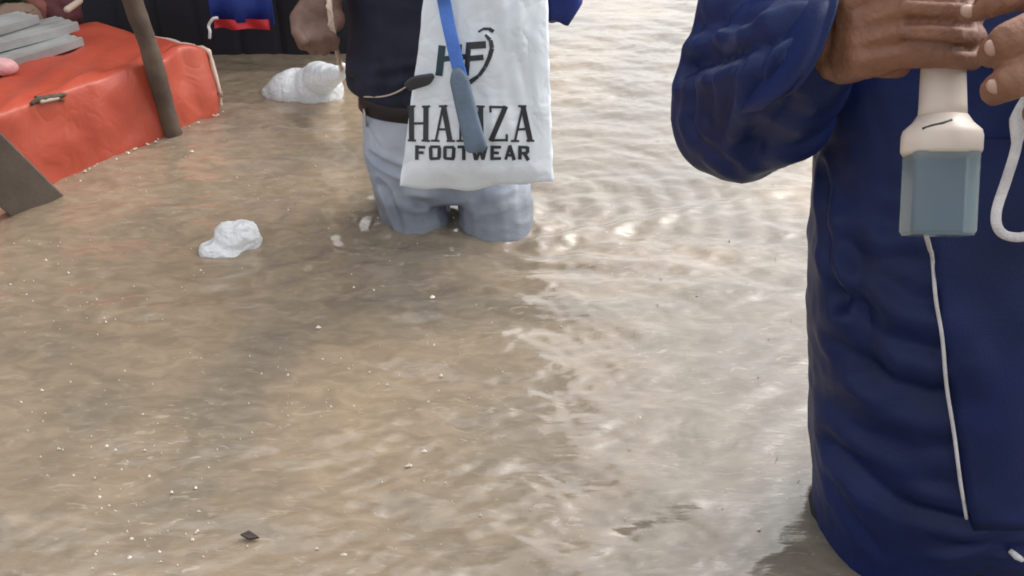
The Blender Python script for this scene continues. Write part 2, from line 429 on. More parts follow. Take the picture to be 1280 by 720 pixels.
# ------------------------------------------------------------------ people helpers
def head_prims(mb, c, yaw=0.0, pitch=0.0):
    """head about 0.23 m tall centred on c, facing -Y"""
    rot = Matrix.Rotation(yaw, 3, 'Z') @ Matrix.Rotation(pitch, 3, 'X')
    def E(o, r): mb.ell(Vector(c) + rot @ Vector(o), r, rot)
    E((0, 0.012, 0.035), (0.076, 0.094, 0.085)); E((0, -0.022, -0.035), (0.062, 0.066, 0.078)); E((0, -0.05, -0.085), (0.036, 0.034, 0.028))
    mb.capsule(Vector(c) + rot @ Vector((0, -0.088, 0.012)), Vector(c) + rot @ Vector((0, -0.104, -0.022)), 0.008, 0.014)
    for s in (-1, 1):
        E((s * 0.011, -0.096, -0.026), (0.009, 0.009, 0.007)); E((s * 0.078, 0.012, -0.002), (0.009, 0.02, 0.032)); E((s * 0.032, -0.080, 0.026), (0.022, 0.012, 0.008))
        E((s * 0.031, -0.077, 0.008), (0.013, 0.011, 0.011))
    E((0, -0.085, -0.052), (0.024, 0.011, 0.006)); E((0, -0.084, -0.062), (0.021, 0.011, 0.007))
    return rot
def hair(c, rot, parent):
    mb = MB(); mb.ell(Vector(c) + rot @ Vector((0, 0.022, 0.048)), (0.083, 0.096, 0.083), rot)
    me = remesh(mb, 'hair', 0.005, 2); P = coords(me); push(me, 0.004 * pnoise(P * 90))
    return link('hair', me, M['hair'], parent)

# ------------------------------------------------------------------ the wading man in the middle
man = empty('person', (-0.13, 1.9, -DEPTH))
tag(man, 'man in dark shirt and grey trousers wading with a white shopping bag', 'person')
hipL, hipR = Vector((-0.225, 1.93, 0.10)), Vector((-0.045, 1.92, 0.10))
kneeL, kneeR = Vector((-0.192, 1.815, -0.17)), Vector((-0.012, 1.765, -0.17))
footL, footR = Vector((-0.20, 1.92, -0.58)), Vector((-0.01, 1.86, -0.58))
shR, shL = Vector((-0.325, 2.0, 0.80)), Vector((0.055, 2.0, 0.80))
elR, wrR = Vector((-0.415, 2.13, 0.585)), W(410, -12, 1.85)
elL, wrL = Vector((0.15, 1.97, 0.55)), Vector((0.02, 1.74, 0.67))
b = MB()
b.secs([(0.085, -0.135, 1.93, 0.13, 0.08), (0.12, -0.135, 1.93, 0.16, 0.10), (0.28, -0.135, 1.94, 0.14, 0.092), (0.5, -0.135, 1.97, 0.15, 0.10), (0.70, -0.135, 1.99, 0.17, 0.10), (0.80, -0.135, 2.0, 0.12, 0.07), (0.84, -0.135, 2.0, 0.06, 0.055)])
b.capsule((-0.135, 2.0, 0.80), (-0.135, 1.985, 0.93), 0.055, 0.052)
hc = Vector((-0.135, 1.975, 1.03)); hrot = head_prims(b, hc, 0.1, -0.12)
for hp, kn, ft in ((hipL, kneeL, footL), (hipR, kneeR, footR)):
    b.chain([hp, kn, ft], [0.070, 0.052, 0.036]); b.capsule(ft + Vector((0, 0.03, -0.035)), ft + Vector((0, -0.16, -0.045)), 0.032, 0.026)
b.chain([shR, elR, wrR], [0.05, 0.038, 0.030]); b.chain([shL, elL, wrL], [0.05, 0.038, 0.026])
# right hand: a loose fist hanging from the wrist, string between the fingers
hz = 1.83
palm = W(400, 22, hz)
b.capsule(wrR, W(404, 12, hz), 0.030, 0.036); b.capsule(W(388, 26, hz), W(414, 24, hz), 0.029, 0.027)
for k, (x0, y0) in enumerate(((376, 34), (389, 40), (402, 41), (414, 36))):
    r_ = (0.0115, 0.0118, 0.0112, 0.010)[k]
    b.chain([W(x0 + 4, y0 - 12, hz - 0.012), W(x0 - 2, y0 + 8, hz - 0.022), W(x0 + 3, y0 + 22, hz - 0.002), W(x0 + 6, y0 + 14, hz + 0.026)], [r_ * 1.15, r_ * 1.1, r_, r_ * 0.9])
b.chain([W(384, 6, hz + 0.0), W(371, 22, hz - 0.012), W(372, 40, hz - 0.026), W(380, 52, hz - 0.034)], [0.017, 0.014, 0.0125, 0.010])
# left hand closed on the bag handles
gl = Vector((-0.035, 1.68, 0.69))
b.capsule(wrL, gl + Vector((0.01, 0.0, 0)), 0.028, 0.034)
for k in range(4):
    q = gl + Vector((-0.028 + 0.0 * k, -0.012, 0.03 - 0.02 * k))
    b.chain([q + Vector((0.02, -0.015, 0)), q + Vector((-0.008, -0.026, 0)), q + Vector((-0.022, -0.006, -0.002)), q + Vector((-0.004, 0.012, -0.004))], [0.0105, 0.0105, 0.0095, 0.0085])
b.chain([gl + Vector((0.02, -0.01, 0.035)), gl + Vector((-0.005, -0.035, 0.035)), gl + Vector((-0.03, -0.036, 0.03))], [0.014, 0.012, 0.0105])
me = remesh(b, 'body', 0.0036, 3)
body = link('body', me, M['skin_dark'], man)
hair(hc, hrot, man)
# trousers
b = MB()
b.secs([(0.05, -0.135, 1.93, 0.165, 0.10), (0.12, -0.138, 1.93, 0.182, 0.113), (0.22, -0.137, 1.935, 0.180, 0.115), (0.285, -0.136, 1.94, 0.170, 0.110)])
for hp, kn, ft, kk in ((hipL, kneeL, footL, 0), (hipR, kneeR, footR, 1)):
    b.chain([hp + Vector((0, 0, -0.0)), kn, ft], [0.086, 0.075 if kk else 0.069, 0.06])
    b.capsule(hp + Vector((0.01 if kk == 0 else -0.01, 0.0, -0.01)), hp.lerp(kn, 0.22), 0.089, 0.080)
me = remesh(b, 'trousers', 0.0045, 5); P = coords(me)
d = 0.004 * fbm(P * np.array([9, 9, 22.0]), 3) + 0.003 * (0.3 - 1.6 * np.abs(pnoise(P * np.array([10, 10, 26.0]) + 5)))
for a in ([onY(505, 250, 1.84), onY(560, 262, 1.80)], [onY(450, 190, 1.86), onY(520, 220, 1.82)], [onY(585, 268, 1.76), onY(655, 250, 1.80)], [onY(600, 282, 1.74), onY(668, 280, 1.78)], [onY(580, 252, 1.78), onY(640, 232, 1.82)], [onY(490, 275, 1.78), onY(550, 285, 1.78)], [onY(480, 225, 1.86), onY(500, 290, 1.8)]):
    d += crease(P, a, 0.008, 0.009)
d += crease(P, [(-0.30, 1.90, 0.24), (-0.27, 1.83, 0.16)], 0.006, 0.005)     # pocket mouth
push(me, d)
trousers = link('trousers', me, M['trouser'], man)
# belt
b = MB(); ring = []
for z in (0.243, 0.283):
    pass
b.secs([(0.238, -0.136, 1.94, 0.184, 0.120), (0.242, -0.136, 1.94, 0.187, 0.123), (0.266, -0.136, 1.94, 0.1855, 0.1215), (0.280, -0.136, 1.94, 0.180, 0.118)], 56)
belt = b.build('belt', M['leather'], man)
p = hit(bvh(belt), 457, 142, 0.0)
if p:
    b = MB(); b.tube([p + Vector((-0.002, -0.004, 0.012)), p + Vector((0.0, -0.006, -0.004)), p + Vector((0.001, -0.005, -0.026))], [(0.004, 0.0025)] * 3, 8); b.build('belt_loop', M['metal'], belt)
# shirt
b = MB()
b.secs([(0.272, -0.136, 1.94, 0.180, 0.120), (0.284, -0.136, 1.94, 0.200, 0.136), (0.325, -0.137, 1.945, 0.207, 0.142), (0.42, -0.136, 1.955, 0.195, 0.132), (0.55, -0.135, 1.97, 0.192, 0.130), (0.70, -0.135, 1.99, 0.198, 0.125), (0.78, -0.135, 2.0, 0.18, 0.10), (0.845, -0.135, 2.0, 0.075, 0.07)])
for s_, e_ in ((shR, elR), (shL, elL)):
    b.capsule(s_, s_.lerp(e_, 0.7), 0.068, 0.066)
b.capsule((-0.135, 2.0, 0.80), (-0.135, 1.99, 0.87), 0.072, 0.064)
me = remesh(b, 'shirt', 0.005, 4); P = coords(me)
d = 0.006 * fbm(P * np.array([8, 8, 16.0]) + 2, 3)
for k in range(9):
    a = Vector((-0.34 + 0.045 * k, 1.80 + 0.01 * (k % 3), 0.30 + 0.012 * (k % 2))); d += crease(P, [a, a + Vector((0.03 * (1 - k % 3), 0.0, 0.10 + 0.03 * (k % 4)))], 0.010, 0.006)
d += crease(P, [(-0.335, 1.88, 0.31), (-0.22, 1.81, 0.345), (-0.12, 1.81, 0.36)], 0.008, 0.007)
push(me, d)
shirt = link('shirt', me, M['shirt'], man)
tshirt = bvh(shirt)
# drawstring lying across the shirt
pts = [hit(tshirt, x, y, 0.004) for x, y in ((455, 121), (475, 121), (492, 117), (507, 109))]
pts = [q for q in pts if q]
if len(pts) > 2:
    b = MB(); b.tube(smooth_path(pts, 5), 0.0016, 8); b.build('drawstring', M['cord_tan'], shirt)

# ------------------------------------------------------------------ white shopping bag with lettering
BAGY0, BAGY1 = 1.615, 1.685
def bag_pt(px, py, off=0.0, back=0.0):
    t = max(0.0, min(1.3, (232 - py) / 232)); Yp = BAGY0 + (BAGY1 - BAGY0) * t
    l = 500 + 30 * min(t, 1) + (0 if t <= 1 else 20 * (t - 1)); r_ = 692 - 8 * min(t, 1) - (0 if t <= 1 else 20 * (t - 1))
    u = (px - l) / (r_ - l) * 2 - 1
    body_ = max(0.0, 1 - abs(u) ** 3) * (min(1, (t + 0.02) / 0.10) ** 0.6)
    wr = 0.009 * noise.noise(Vector((u * 2.2, t * 3.0, 1.3))) + 0.0055 * noise.noise(Vector((u * 6 + t * 3, t * 5, 7.1)))
    wr += 0.004 * math.exp(-((u - 0.55 - 0.25 * t) / 0.10) ** 2) - 0.004 * math.exp(-((u + 0.35 + 0.2 * t) / 0.09) ** 2)
    yy = Yp - 0.030 * body_ + wr * body_ - off
    if back: yy = Yp + back * body_
    return onY(px, py, yy)
bag = empty('shopping_bag', onY(600, 230, 1.62))
tag(bag, 'large white plastic shopping bag printed with HAMZA FOOTWEAR in black', 'bag')
NU, NV = 48, 64
front, backg = [], []
for j in range(NV + 1):
    t = 1.32 * j / NV; 
    l = 500 + 30 * min(t, 1) + (0 if t <= 1 else 20 * (t - 1)); r_ = 692 - 8 * min(t, 1) - (0 if t <= 1 else 20 * (t - 1))
    rf, rb = [], []
    for i in range(NU + 1):
        u = i / NU; px = l + (r_ - l) * u
        sag = (7 * math.sin(u * math.pi) * (1 - u) * 1.7 - 5 * u + 2.5 * math.sin(u * 17) * math.sin(u * math.pi)) * max(0, 1 - t * 5)      # rounded bottom edge
        py = 232 - 232 * t + sag
        edge = (2.2 * noise.noise(Vector((0.3 if u < 0.5 else 9.1, t * 9, 2.2)))) if i in (0, NU) else 0
        rf.append(bag_pt(px + edge, py)); rb.append(bag_pt(px + edge, py, 0, 0.045))
    front.append(rf); backg.append(rb)
V = [p for r_ in front for p in r_]; n1 = NU + 1
Fc = [(j * n1 + i, j * n1 + i + 1, (j + 1) * n1 + i + 1, (j + 1) * n1 + i) for j in range(NV) for i in range(NU)]
off = len(V); V += [p for r_ in backg for p in r_]
Fc += [(off + j * n1 + i + 1, off + j * n1 + i, off + (j + 1) * n1 + i, off + (j + 1) * n1 + i + 1) for j in range(NV) for i in range(NU)]
for i in range(NU): Fc.append((i + 1, i, off + i, off + i + 1))
for j in range(NV):
    Fc.append((j * n1, (j + 1) * n1, off + (j + 1) * n1, off + j * n1)); k = NU
    Fc.append(((j + 1) * n1 + k, j * n1 + k, off + j * n1 + k, off + (j + 1) * n1 + k))
bagmesh = new_mesh('bag_body', V, Fc, M['plastic_white'], bag)
b = MB()
for px in (575, 650):
    a = bag_pt(px, -72); b.tube(smooth_path([a, a.lerp(gl, 0.5) + Vector((0, -0.01, 0.0)), gl + Vector((0, -0.005, 0.0))], 5), [(0.02 - 0.0011 * k, 0.003) for k in range(11)], 10)
b.build('handle', M['plastic_white'], bag)

def strokes(polys, name, material, parent, off=0.0015, sub=4):
    """flat printed shapes: each poly is a quad or a polyline with width, in the bag's own print coordinates"""
    mb = MB()
    for q in polys:
        (x0, y0), (x1, y1), (x2, y2), (x3, y3) = q
        V = []
        for j in range(sub + 1):
            for i in range(sub + 1):
                u, v = i / sub, j / sub
                x = (x0 * (1 - u) + x1 * u) * (1 - v) + (x3 * (1 - u) + x2 * u) * v; y = (y0 * (1 - u) + y1 * u) * (1 - v) + (y3 * (1 - u) + y2 * u) * v
                V.append(bag_pt(x, y, off))
        n = sub + 1
        mb.add(V, [(j * n + i, j * n + i + 1, (j + 1) * n + i + 1, (j + 1) * n + i) for j in range(sub) for i in range(sub)])
    return mb.build(name, material, parent)
def line(a, b_, w, w2=None):
    a = (a[0] + random.uniform(-.5, .5), a[1] + random.uniform(-.5, .5)); b_ = (b_[0] + random.uniform(-.5, .5), b_[1] + random.uniform(-.5, .5))
    w2 = w2 or w; dx, dy = b_[0] - a[0], b_[1] - a[1]; L = math.hypot(dx, dy); nx_, ny_ = -dy / L, dx / L
    return ((a[0] + nx_ * w / 2, a[1] + ny_ * w / 2), (b_[0] + nx_ * w2 / 2, b_[1] + ny_ * w2 / 2), (b_[0] - nx_ * w2 / 2, b_[1] - ny_ * w2 / 2), (a[0] - nx_ * w / 2, a[1] - ny_ * w / 2))
def glyphs(word, x0, x1, ytop, ybot, thick, thin, serif, gap):
    """slab-serif capitals made of strokes"""
    G = {
        'H': [('s', .16, 0, .16, 1, 1), ('s', .84, 0, .84, 1, 1), ('t', .16, .5, .84, .5), ('f', .16, 0), ('f', .84, 0), ('f', .16, 1), ('f', .84, 1)],
        'A': [('t', .50, 0, .14, 1), ('s', .50, 0, .84, 1, 1), ('t', .25, .66, .74, .66), ('f', .12, 1), ('f', .86, 1), ('f', .48, 0)],
        'M': [('t', .13, 0, .13, 1), ('s', .87, 0, .87, 1, 1), ('s', .13, 0, .5, .75, .8), ('t', .5, .75, .87, 0), ('f', .13, 1), ('f', .87, 1), ('f', .13, 0), ('f', .87, 0)],
        'Z': [('t', .1, .04, .9, .04), ('s', .86, .02, .14, .98, 1), ('t', .1, .96, .9, .96), ('t', .12, 0, .12, .2), ('t', .9, .8, .9, 1)],
        'F': [('s', .2, 0, .2, 1, 1), ('h', .1, .1, .9, .1), ('h', .2, .5, .75, .5), ('f', .2, 1)],
        'O': [('s', .14, .12, .14, .88, 1), ('s', .86, .12, .86, .88, 1), ('h', .1, .1, .9, .1), ('h', .1, .9, .9, .9)],
        'T': [('s', .5, 0, .5, 1, 1), ('h', .02, .1, .98, .1), ('f', .5, 1)],
        'W': [('s', .08, 0, .28, 1, 1), ('s', .28, 1, .5, .25, .8), ('s', .5, .25, .72, 1, .8), ('s', .72, 1, .92, 0, 1)],
        'E': [('s', .2, 0, .2, 1, 1), ('h', .1, .1, .92, .1), ('h', .2, .5, .8, .5), ('h', .1, .9, .92, .9)],
        'R': [('s', .18, 0, .18, 1, 1), ('h', .08, .1, .8, .1), ('h', .18, .52, .8, .52), ('s', .8, .08, .8, .5, 1), ('s', .5, .5, .88, 1, 1)],
    }
    wts = [1.25 if c in 'MW' else 1.0 for c in word]; tot = sum(wts); x = x0; out = []
    Hh = ybot - ytop
    for c, wt in zip(word, wts):
        w = (x1 - x0) * wt / tot; gx, gw = x + gap / 2, w - gap
        for s in G[c]:
            q = lambda u, v: (gx + gw * u, ytop + Hh * v)
            if s[0] == 's': out.append(line(q(s[1], s[2]), q(s[3], s[4]), thick * s[5]))
            elif s[0] == 't': out.append(line(q(s[1], s[2]), q(s[3], s[4]), thin))
            elif s[0] == 'h': out.append(line(q(s[1], s[2]), q(s[3], s[4]), thin))
            elif s[0] == 'f' and serif:
                a = q(s[1], s[2]); dy = thin * 0.35 if s[2] == 0 else -thin * 0.35
                out.append(line((a[0] - serif, a[1] + dy), (a[0] + serif, a[1] + dy), thin * 0.9))
        x += w
    return out
# each stroke a hair above the one before it, so no two lie in one plane
def print_word(polys, material, name):
    mb = None; objs = []
    allV = MB()
    for k, q in enumerate(polys):
        o = strokes([q], 'tmp', None, None, 0.0014 + 0.00006 * (k % 9)); allV.add([v.co[:] for v in o.data.vertices], [tuple(p.vertices) for p in o.data.polygons])
        me_ = o.data; bpy.data.objects.remove(o); bpy.data.meshes.remove(me_)
    return allV.build(name, material, bag)
print_word(glyphs('HAMZA', 508, 669, 132, 177, 6.6, 3.0, 5.2, 4.0), M['ink'], 'lettering')['label'] = 'tall black slab serif word HAMZA'
print_word(glyphs('FOOTWEAR', 517, 664, 182, 200, 4.6, 3.6, 0, 2.6), M['ink'], 'lettering')['label'] = 'small black block word FOOTWEAR'
arc = [(598, 40), (604, 35.5), (611, 36), (617, 40)]
arc2 = [(607, 43), (613, 50), (615, 60), (612, 72), (606, 84), (598, 95), (587, 103)]
wid2 = [3, 5, 6, 5.5, 5, 4.5, 6]
polys = [line(arc[i], arc[i + 1], 2.5 + i) for i in range(3)] + [line(arc2[i], arc2[i + 1], wid2[i], wid2[i + 1]) for i in range(6)]
polys += [line((586, 53), (583, 94), 6.5), line((583, 57), (607, 56), 9), line((583, 73), (604, 72), 7)]
print_word(polys, M['ink'], 'emblem')['label'] = 'black letter F inside a curved stroke'
print_word([line((553, 57), (549, 95), 9), line((551, 74), (586, 70), 7), line((574, 55), (571, 93), 8)], M['ink_teal'], 'emblem')['label'] = 'dark teal letter H'

# blue strap and grey pouch in front of the bag
lan = empty('lanyard', bag_pt(590, 150, 0.03))
tag(lan, 'grey blue pouch hanging on a bright blue strap in front of the white shopping bag', 'pouch')
b = MB()
path = smooth_path([Vector((-0.11, 1.86, 0.80)), Vector((-0.118, 1.78, 0.68)), bag_pt(552, -30, 0.03), bag_pt(557, 12, 0.022), bag_pt(566, 55, 0.02), bag_pt(574, 88, 0.02), bag_pt(579, 104, 0.022)], 7)
b.tube(path, [(0.0105, 0.0022)] * len(path), 12)
def flat_tube(mb, path, hw, ht):
    rings = []
    for i, p in enumerate(path):
        t = (path[min(i + 1, len(path) - 1)] - path[max(i - 1, 0)]).normalized(); side = t.cross(Vector((0, 1, 0.2))).normalized(); nn = side.cross(t)
        w_, h_ = (hw[i] if hasattr(hw, '__len__') else hw), (ht[i] if hasattr(ht, '__len__') else ht)
        rings.append([p + side * (w_ * math.copysign(abs(math.cos(a)) ** 0.6, math.cos(a))) + nn * (h_ * math.copysign(abs(math.sin(a)) ** 0.6, math.sin(a))) for a in [2 * math.pi * k / 16 for k in range(16)]])
    return mb.loft(rings)
flat_tube(MB(), path, 0.0115, 0.0018).build('strap', M['strap'], lan)
pp = smooth_path([bag_pt(570, 84, 0.024), bag_pt(574, 100, 0.027), bag_pt(581, 130, 0.028), bag_pt(588, 158, 0.028), bag_pt(594, 180, 0.028), bag_pt(596, 190, 0.026)], 6)
n = len(pp); hw = [0.004 + 0.012 * min(1, k / 6) + 0.0045 * (k / n) if k < n - 4 else 0.019 * math.sqrt(max(0.02, (n - 1 - k) / 4)) ** 0.5 for k in range(n)]
flat_tube(MB(), pp, hw, [0.008 * min(1, (k + 1) / 4, (n - k) / 3) for k in range(n)]).build('pouch', M['pouch'], lan)
b = MB(); q = [bag_pt(509, 109, 0.014), bag_pt(520, 103, 0.018), bag_pt(534, 99, 0.018), bag_pt(541, 94, 0.012)]
clip = flat_tube(MB(), smooth_path(q, 5), [0.004 + 0.008 * math.sin(math.pi * min(1, (k + 3) / 18)) for k in range(16)], 0.004).build('clip', M['clip'])
tag(clip, 'small dark grey clip stuck out over the left edge of the white shopping bag', 'clip')

# blue bag hanging from his forearm behind the shopping bag
b = MB()
rings = []
for k in range(13):
    t = k / 12; py = 27 - 150 * t
    cx = 706 - 2 * t; hw = 23 + 4 * t
    if t < 0.16: hw = 14 + 60 * t
    c = onY(cx if t > 0.16 else cx - 7 + 44 * t, py, 1.93); hwm = hw * 1.85 / F
    rings.append([c + Vector((hwm * math.cos(a), 0.028 * math.sin(a) * (0.35 + 0.65 * min(1, t * 4)) + 0.004 * math.sin(3 * a + 5 * t), 0.006 * math.sin(2 * a) * (1 - t))) for a in [2 * math.pi * q / 24 for q in range(24)]])
b.loft(rings); blue_bag = b.build('cloth_bag', M['blue'])
tag(blue_bag, 'deep blue cloth bag hanging beside the right edge of the white shopping bag', 'bag')

# ------------------------------------------------------------------ white bag dragged on a string
def floppy(name, prims, voxel, amp, label, freq=28):
    mb = MB()
    for pr in prims: mb.ell(*pr)
    me = remesh(mb, name, voxel, 3); P = coords(me)
    push(me, 0.8 * amp * fbm(P * freq * 0.8, 2) - 0.8 * amp * np.abs(pnoise(P * freq * 1.1 + 9)) - 0.5 * amp * np.abs(pnoise(P * freq * 2.6 + 3)))
    o = link(name, me, M['film']); return o
c = onZ(378, 118)
knot = W(428, 92, 2.28)
mb_pr = [((c.x - 0.005, c.y + 0.02, 0.0), (0.11, 0.09, 0.070)), ((c.x + 0.045, c.y, 0.012), (0.075, 0.085, 0.078)), ((c.x - 0.07, c.y + 0.02, -0.01), (0.055, 0.06, 0.045))]
mb = MB()
for pr in mb_pr: mb.ell(*pr)
mb.capsule((c.x + 0.06, c.y - 0.03, 0.06), knot, 0.05, 0.012); mb.capsule(knot, knot + Vector((0.004, -0.01, 0.02)), 0.010, 0.015)
me = remesh(mb, 'dragged_bag', 0.0045, 14); P = coords(me)
push(me, 0.008 * fbm(P * 13, 2) - 0.007 * np.abs(pnoise(P * np.array([9, 9, 12]) + 9)) - 0.004 * np.abs(pnoise(P * 34 + 2)))
drag = link('plastic_bag', me, M['film'])
tag(drag, 'white plastic bag with tied neck, half afloat and pulled on a pale string', 'bag')
b = MB(); pts = smooth_path([W(409, -60, 1.82), W(411, -10, 1.785), W(413, 20, 1.785), W(417, 45, 1.83), W(424, 75, 2.05), knot + Vector((0, 0, 0.01))], 8)
b.tube(pts, [0.0055 - 0.0012 * (i / len(pts)) for i in range(len(pts))], 10); b.tube([p + Vector((0.004 * math.sin(i * 0.9), -0.004, 0.003 * math.cos(i * 0.9))) for i, p in enumerate(pts)], 0.003, 8)
tag(b.build('string', M['cord_tan']), 'pale twisted string from the hanging fist to the tied plastic bag', 'string')
# small white bag floating alone
c = onZ(297, 304); c2 = onZ(268, 313)
fl = floppy('plastic_bag', [((c.x, c.y, 0.008), (0.053, 0.048, 0.044)), ((c.x + 0.015, c.y - 0.01, 0.02), (0.032, 0.032, 0.033)), ((c2.x, c2.y, 0.002), (0.036, 0.03, 0.018)), ((c2.x + 0.02, c2.y - 0.018, 0.0), (0.045, 0.016, 0.010)), ((c2.x - 0.012, c2.y + 0.015, 0.004), (0.026, 0.02, 0.014))], 0.003, 0.009, None, 34)
tag(fl, 'small crumpled white plastic bag floating alone on the open brown water', 'bag')

# ------------------------------------------------------------------ the man at the right edge in the navy jacket
rm = empty('person', (0.6, 0.97, -DEPTH))
tag(rm, 'man in a navy jacket at the right edge holding a cream plastic lamp', 'person')
sR, eR, wR = Vector((0.315, 1.12, 0.82)), W(928, 140, 1.10), W(1022, 64, 0.892)
sL, eL, wL = Vector((0.70, 1.10, 0.82)), Vector((0.72, 0.90, 0.58)), W(1420, 62, 0.67)
b = MB()
b.secs([(-0.1, 0.60, 0.97, 0.15, 0.10), (0.1, 0.585, 0.985, 0.16, 0.11), (0.3, 0.56, 1.0, 0.155, 0.11), (0.5, 0.54, 1.03, 0.165, 0.11), (0.7, 0.515, 1.08, 0.175, 0.10), (0.8, 0.51, 1.1, 0.14, 0.08), (0.85, 0.51, 1.1, 0.06, 0.06)])
b.capsule((0.51, 1.1, 0.8), (0.51, 1.08, 0.94), 0.058, 0.055)
hc2 = Vector((0.51, 1.06, 1.05)); hrot2 = head_prims(b, hc2, -0.3, 0.25)
for s in (-1, 1):
    hp, kn, ft = Vector((0.60 + 0.09 * s, 0.98, -0.02)), Vector((0.60 + 0.10 * s, 0.94, -0.28)), Vector((0.6 + 0.10 * s, 1.0, -0.59))
    b.chain([hp, kn, ft], [0.08, 0.055, 0.036]); b.capsule(ft + Vector((0, 0.03, -0.03)), ft + Vector((0, -0.15, -0.035)), 0.03, 0.025)
b.chain([sR, eR, wR], [0.05, 0.038, 0.026]); b.chain([sL, eL, wL], [0.05, 0.042, 0.030])
# right hand: back of the hand to the camera, four fingers closed round the cream handle
ZC = 0.80
kn_ = [(1128, -20, 0.775, 0.0108), (1142, 10, 0.768, 0.0110), (1140, 40, 0.772, 0.0105), (1126, 67, 0.785, 0.0094)]
for kx, ky, kz, r_ in kn_:
    b.chain([W(1054, 54 + (ky - 26) * 0.45, 0.848), W(1085, 40 + (ky - 26) * 0.8, 0.812), W(kx, ky, kz)], [0.0235, 0.0175, r_ * 1.28])
    b.chain([W(kx, ky, kz), W(1188, ky + 3, 0.760 if ky < 60 else 0.768), W(1217, ky + 6, 0.785), W(1206, ky + 9, 0.822), W(1180, ky + 8, 0.835)], [r_ * 1.28, r_ * 1.1, r_, r_ * 0.92, r_ * 0.82])
b.capsule(W(1058, 60, 0.852), W(1118, 74, 0.81), 0.025, 0.0165); b.capsule(wR, W(1050, 56, 0.855), 0.028, 0.031)
b.chain([W(1060, 22, 0.853), W(1095, -30, 0.84), W(1150, -42, 0.80), W(1188, -40, 0.785)], [0.019, 0.017, 0.0135, 0.011])
# left hand: three fingers reach in from the right
LZ = 0.64
lp = W(1365, 50, LZ + 0.02)
b.capsule(wL, lp, 0.03, 0.032)
for pts_, rs in (([(1340, -8, 0.655), (1300, -14, 0.645), (1245, 2, 0.65), (1209, 16, 0.665)], [0.014, 0.0115, 0.0098, 0.0072]),
                 ([(1345, 38, 0.65), (1302, 34, 0.62), (1262, 50, 0.625), (1240, 68, 0.645)], [0.0145, 0.0132, 0.0128, 0.0096]),
                 ([(1345, 80, 0.655), (1302, 82, 0.625), (1265, 101, 0.628), (1244, 113, 0.645)], [0.0145, 0.0132, 0.0128, 0.0100]),
                 ([(1350, 118, 0.665), (1320, 130, 0.645), (1296, 142, 0.65)], [0.013, 0.0115, 0.0095])):
    b.chain([lp] + [W(*q) for q in pts_], [0.028] + rs)
b.chain([W(1370, 10, 0.68), W(1330, -35, 0.69), W(1270, -40, 0.71), W(1225, -28, 0.73)], [0.022, 0.016, 0.0135, 0.011])
me = remesh(b, 'body', 0.0024, 2); P = coords(me)
nearhand = ((P[:, 1] < 0.86) & (P[:, 2] > 0.5)).astype(float)
d = nearhand * 0.0012 * fbm(P * 60, 3)
tb0 = bvh_me(me)
def HJ(pts, w, dp, rg=0.3):
    q = onsurf(tb0, pts); return nearhand * crease(P, q, w, dp, rg) if len(q) > 1 else 0
for a in ([(1060, 40), (1095, 22), (1128, 12)], [(1062, 58), (1095, 48), (1126, 40)], [(1066, 76), (1095, 72), (1118, 66)]): d -= HJ(a, 0.004, 0.0014, 0)      # tendons
for a in ([(1080, 46), (1108, 35), (1135, 26)], [(1085, 64), (1106, 59), (1128, 54)], [(1078, 28), (1100, 12), (1130, -2)]): d += HJ(a, 0.005, 0.0016, 0)       # hollows between them
for a in ([(1135, 26), (1165, 26), (1190, 28), (1216, 31)], [(1130, 54), (1160, 55), (1190, 57), (1216, 60)], [(1140, -4), (1190, -2), (1216, 1)]): d += HJ(a, 0.0026, 0.0048, 0.2)   # gaps between the fingers
for xx in (1183, 1190, 1196):
    for ky in (12, 41, 68): d += HJ([(xx, ky - 9), (xx + 1, ky + 9)], 0.0016, 0.0010, 0.3)                                       # knuckle creases
for a in ([(1252, 40), (1262, 66)], [(1257, 38), (1268, 62)], [(1256, 90), (1266, 114)], [(1262, 88), (1272, 110)], [(1248, 0), (1252, 14)], [(1230, 8), (1234, 22)]): d += HJ(a, 0.0016, 0.0011, 0.3)
for a in ([(1040, 30), (1032, 70), (1042, 105)],): d += HJ(a, 0.004, 0.0012, 0.3)
for a in ([(1075, 30), (1082, 55), (1070, 90)], [(1052, 90), (1085, 96), (1120, 88)]): d -= HJ(a, 0.0025, 0.0009, 0)              # veins
push(me, d)
rbody = link('body', me, M['skin'], rm)
tb = bvh(rbody)
for (nx_, ny_, a_) in ((1211, 14, 0.3), (1240, 60, 0.9), (1243, 108, 0.6)):
    p = hit(tb, nx_, ny_, -0.002)
    if p: MB().ell(p, (0.006, 0.004, 0.0045), Matrix.Rotation(a_, 3, 'Y')).build('nail', M['nail'], rm)
hair(hc2, hrot2, rm)
# trousers below the jacket
b = MB()
b.secs([(-0.12, 0.60, 0.965, 0.17, 0.115), (0.10, 0.595, 0.98, 0.175, 0.125)])
for s in (-1, 1):
    hp, kn, ft = Vector((0.60 + 0.09 * s, 0.975, -0.02)), Vector((0.60 + 0.10 * s, 0.94, -0.28)), Vector((0.6 + 0.10 * s, 1.0, -0.59))
    b.chain([hp, kn, ft], [0.10, 0.085, 0.07])
me = remesh(b, 'trousers', 0.006, 4); P = coords(me); push(me, 0.006 * fbm(P * 14, 3)); link('trousers', me, M['navy_dark'], rm)
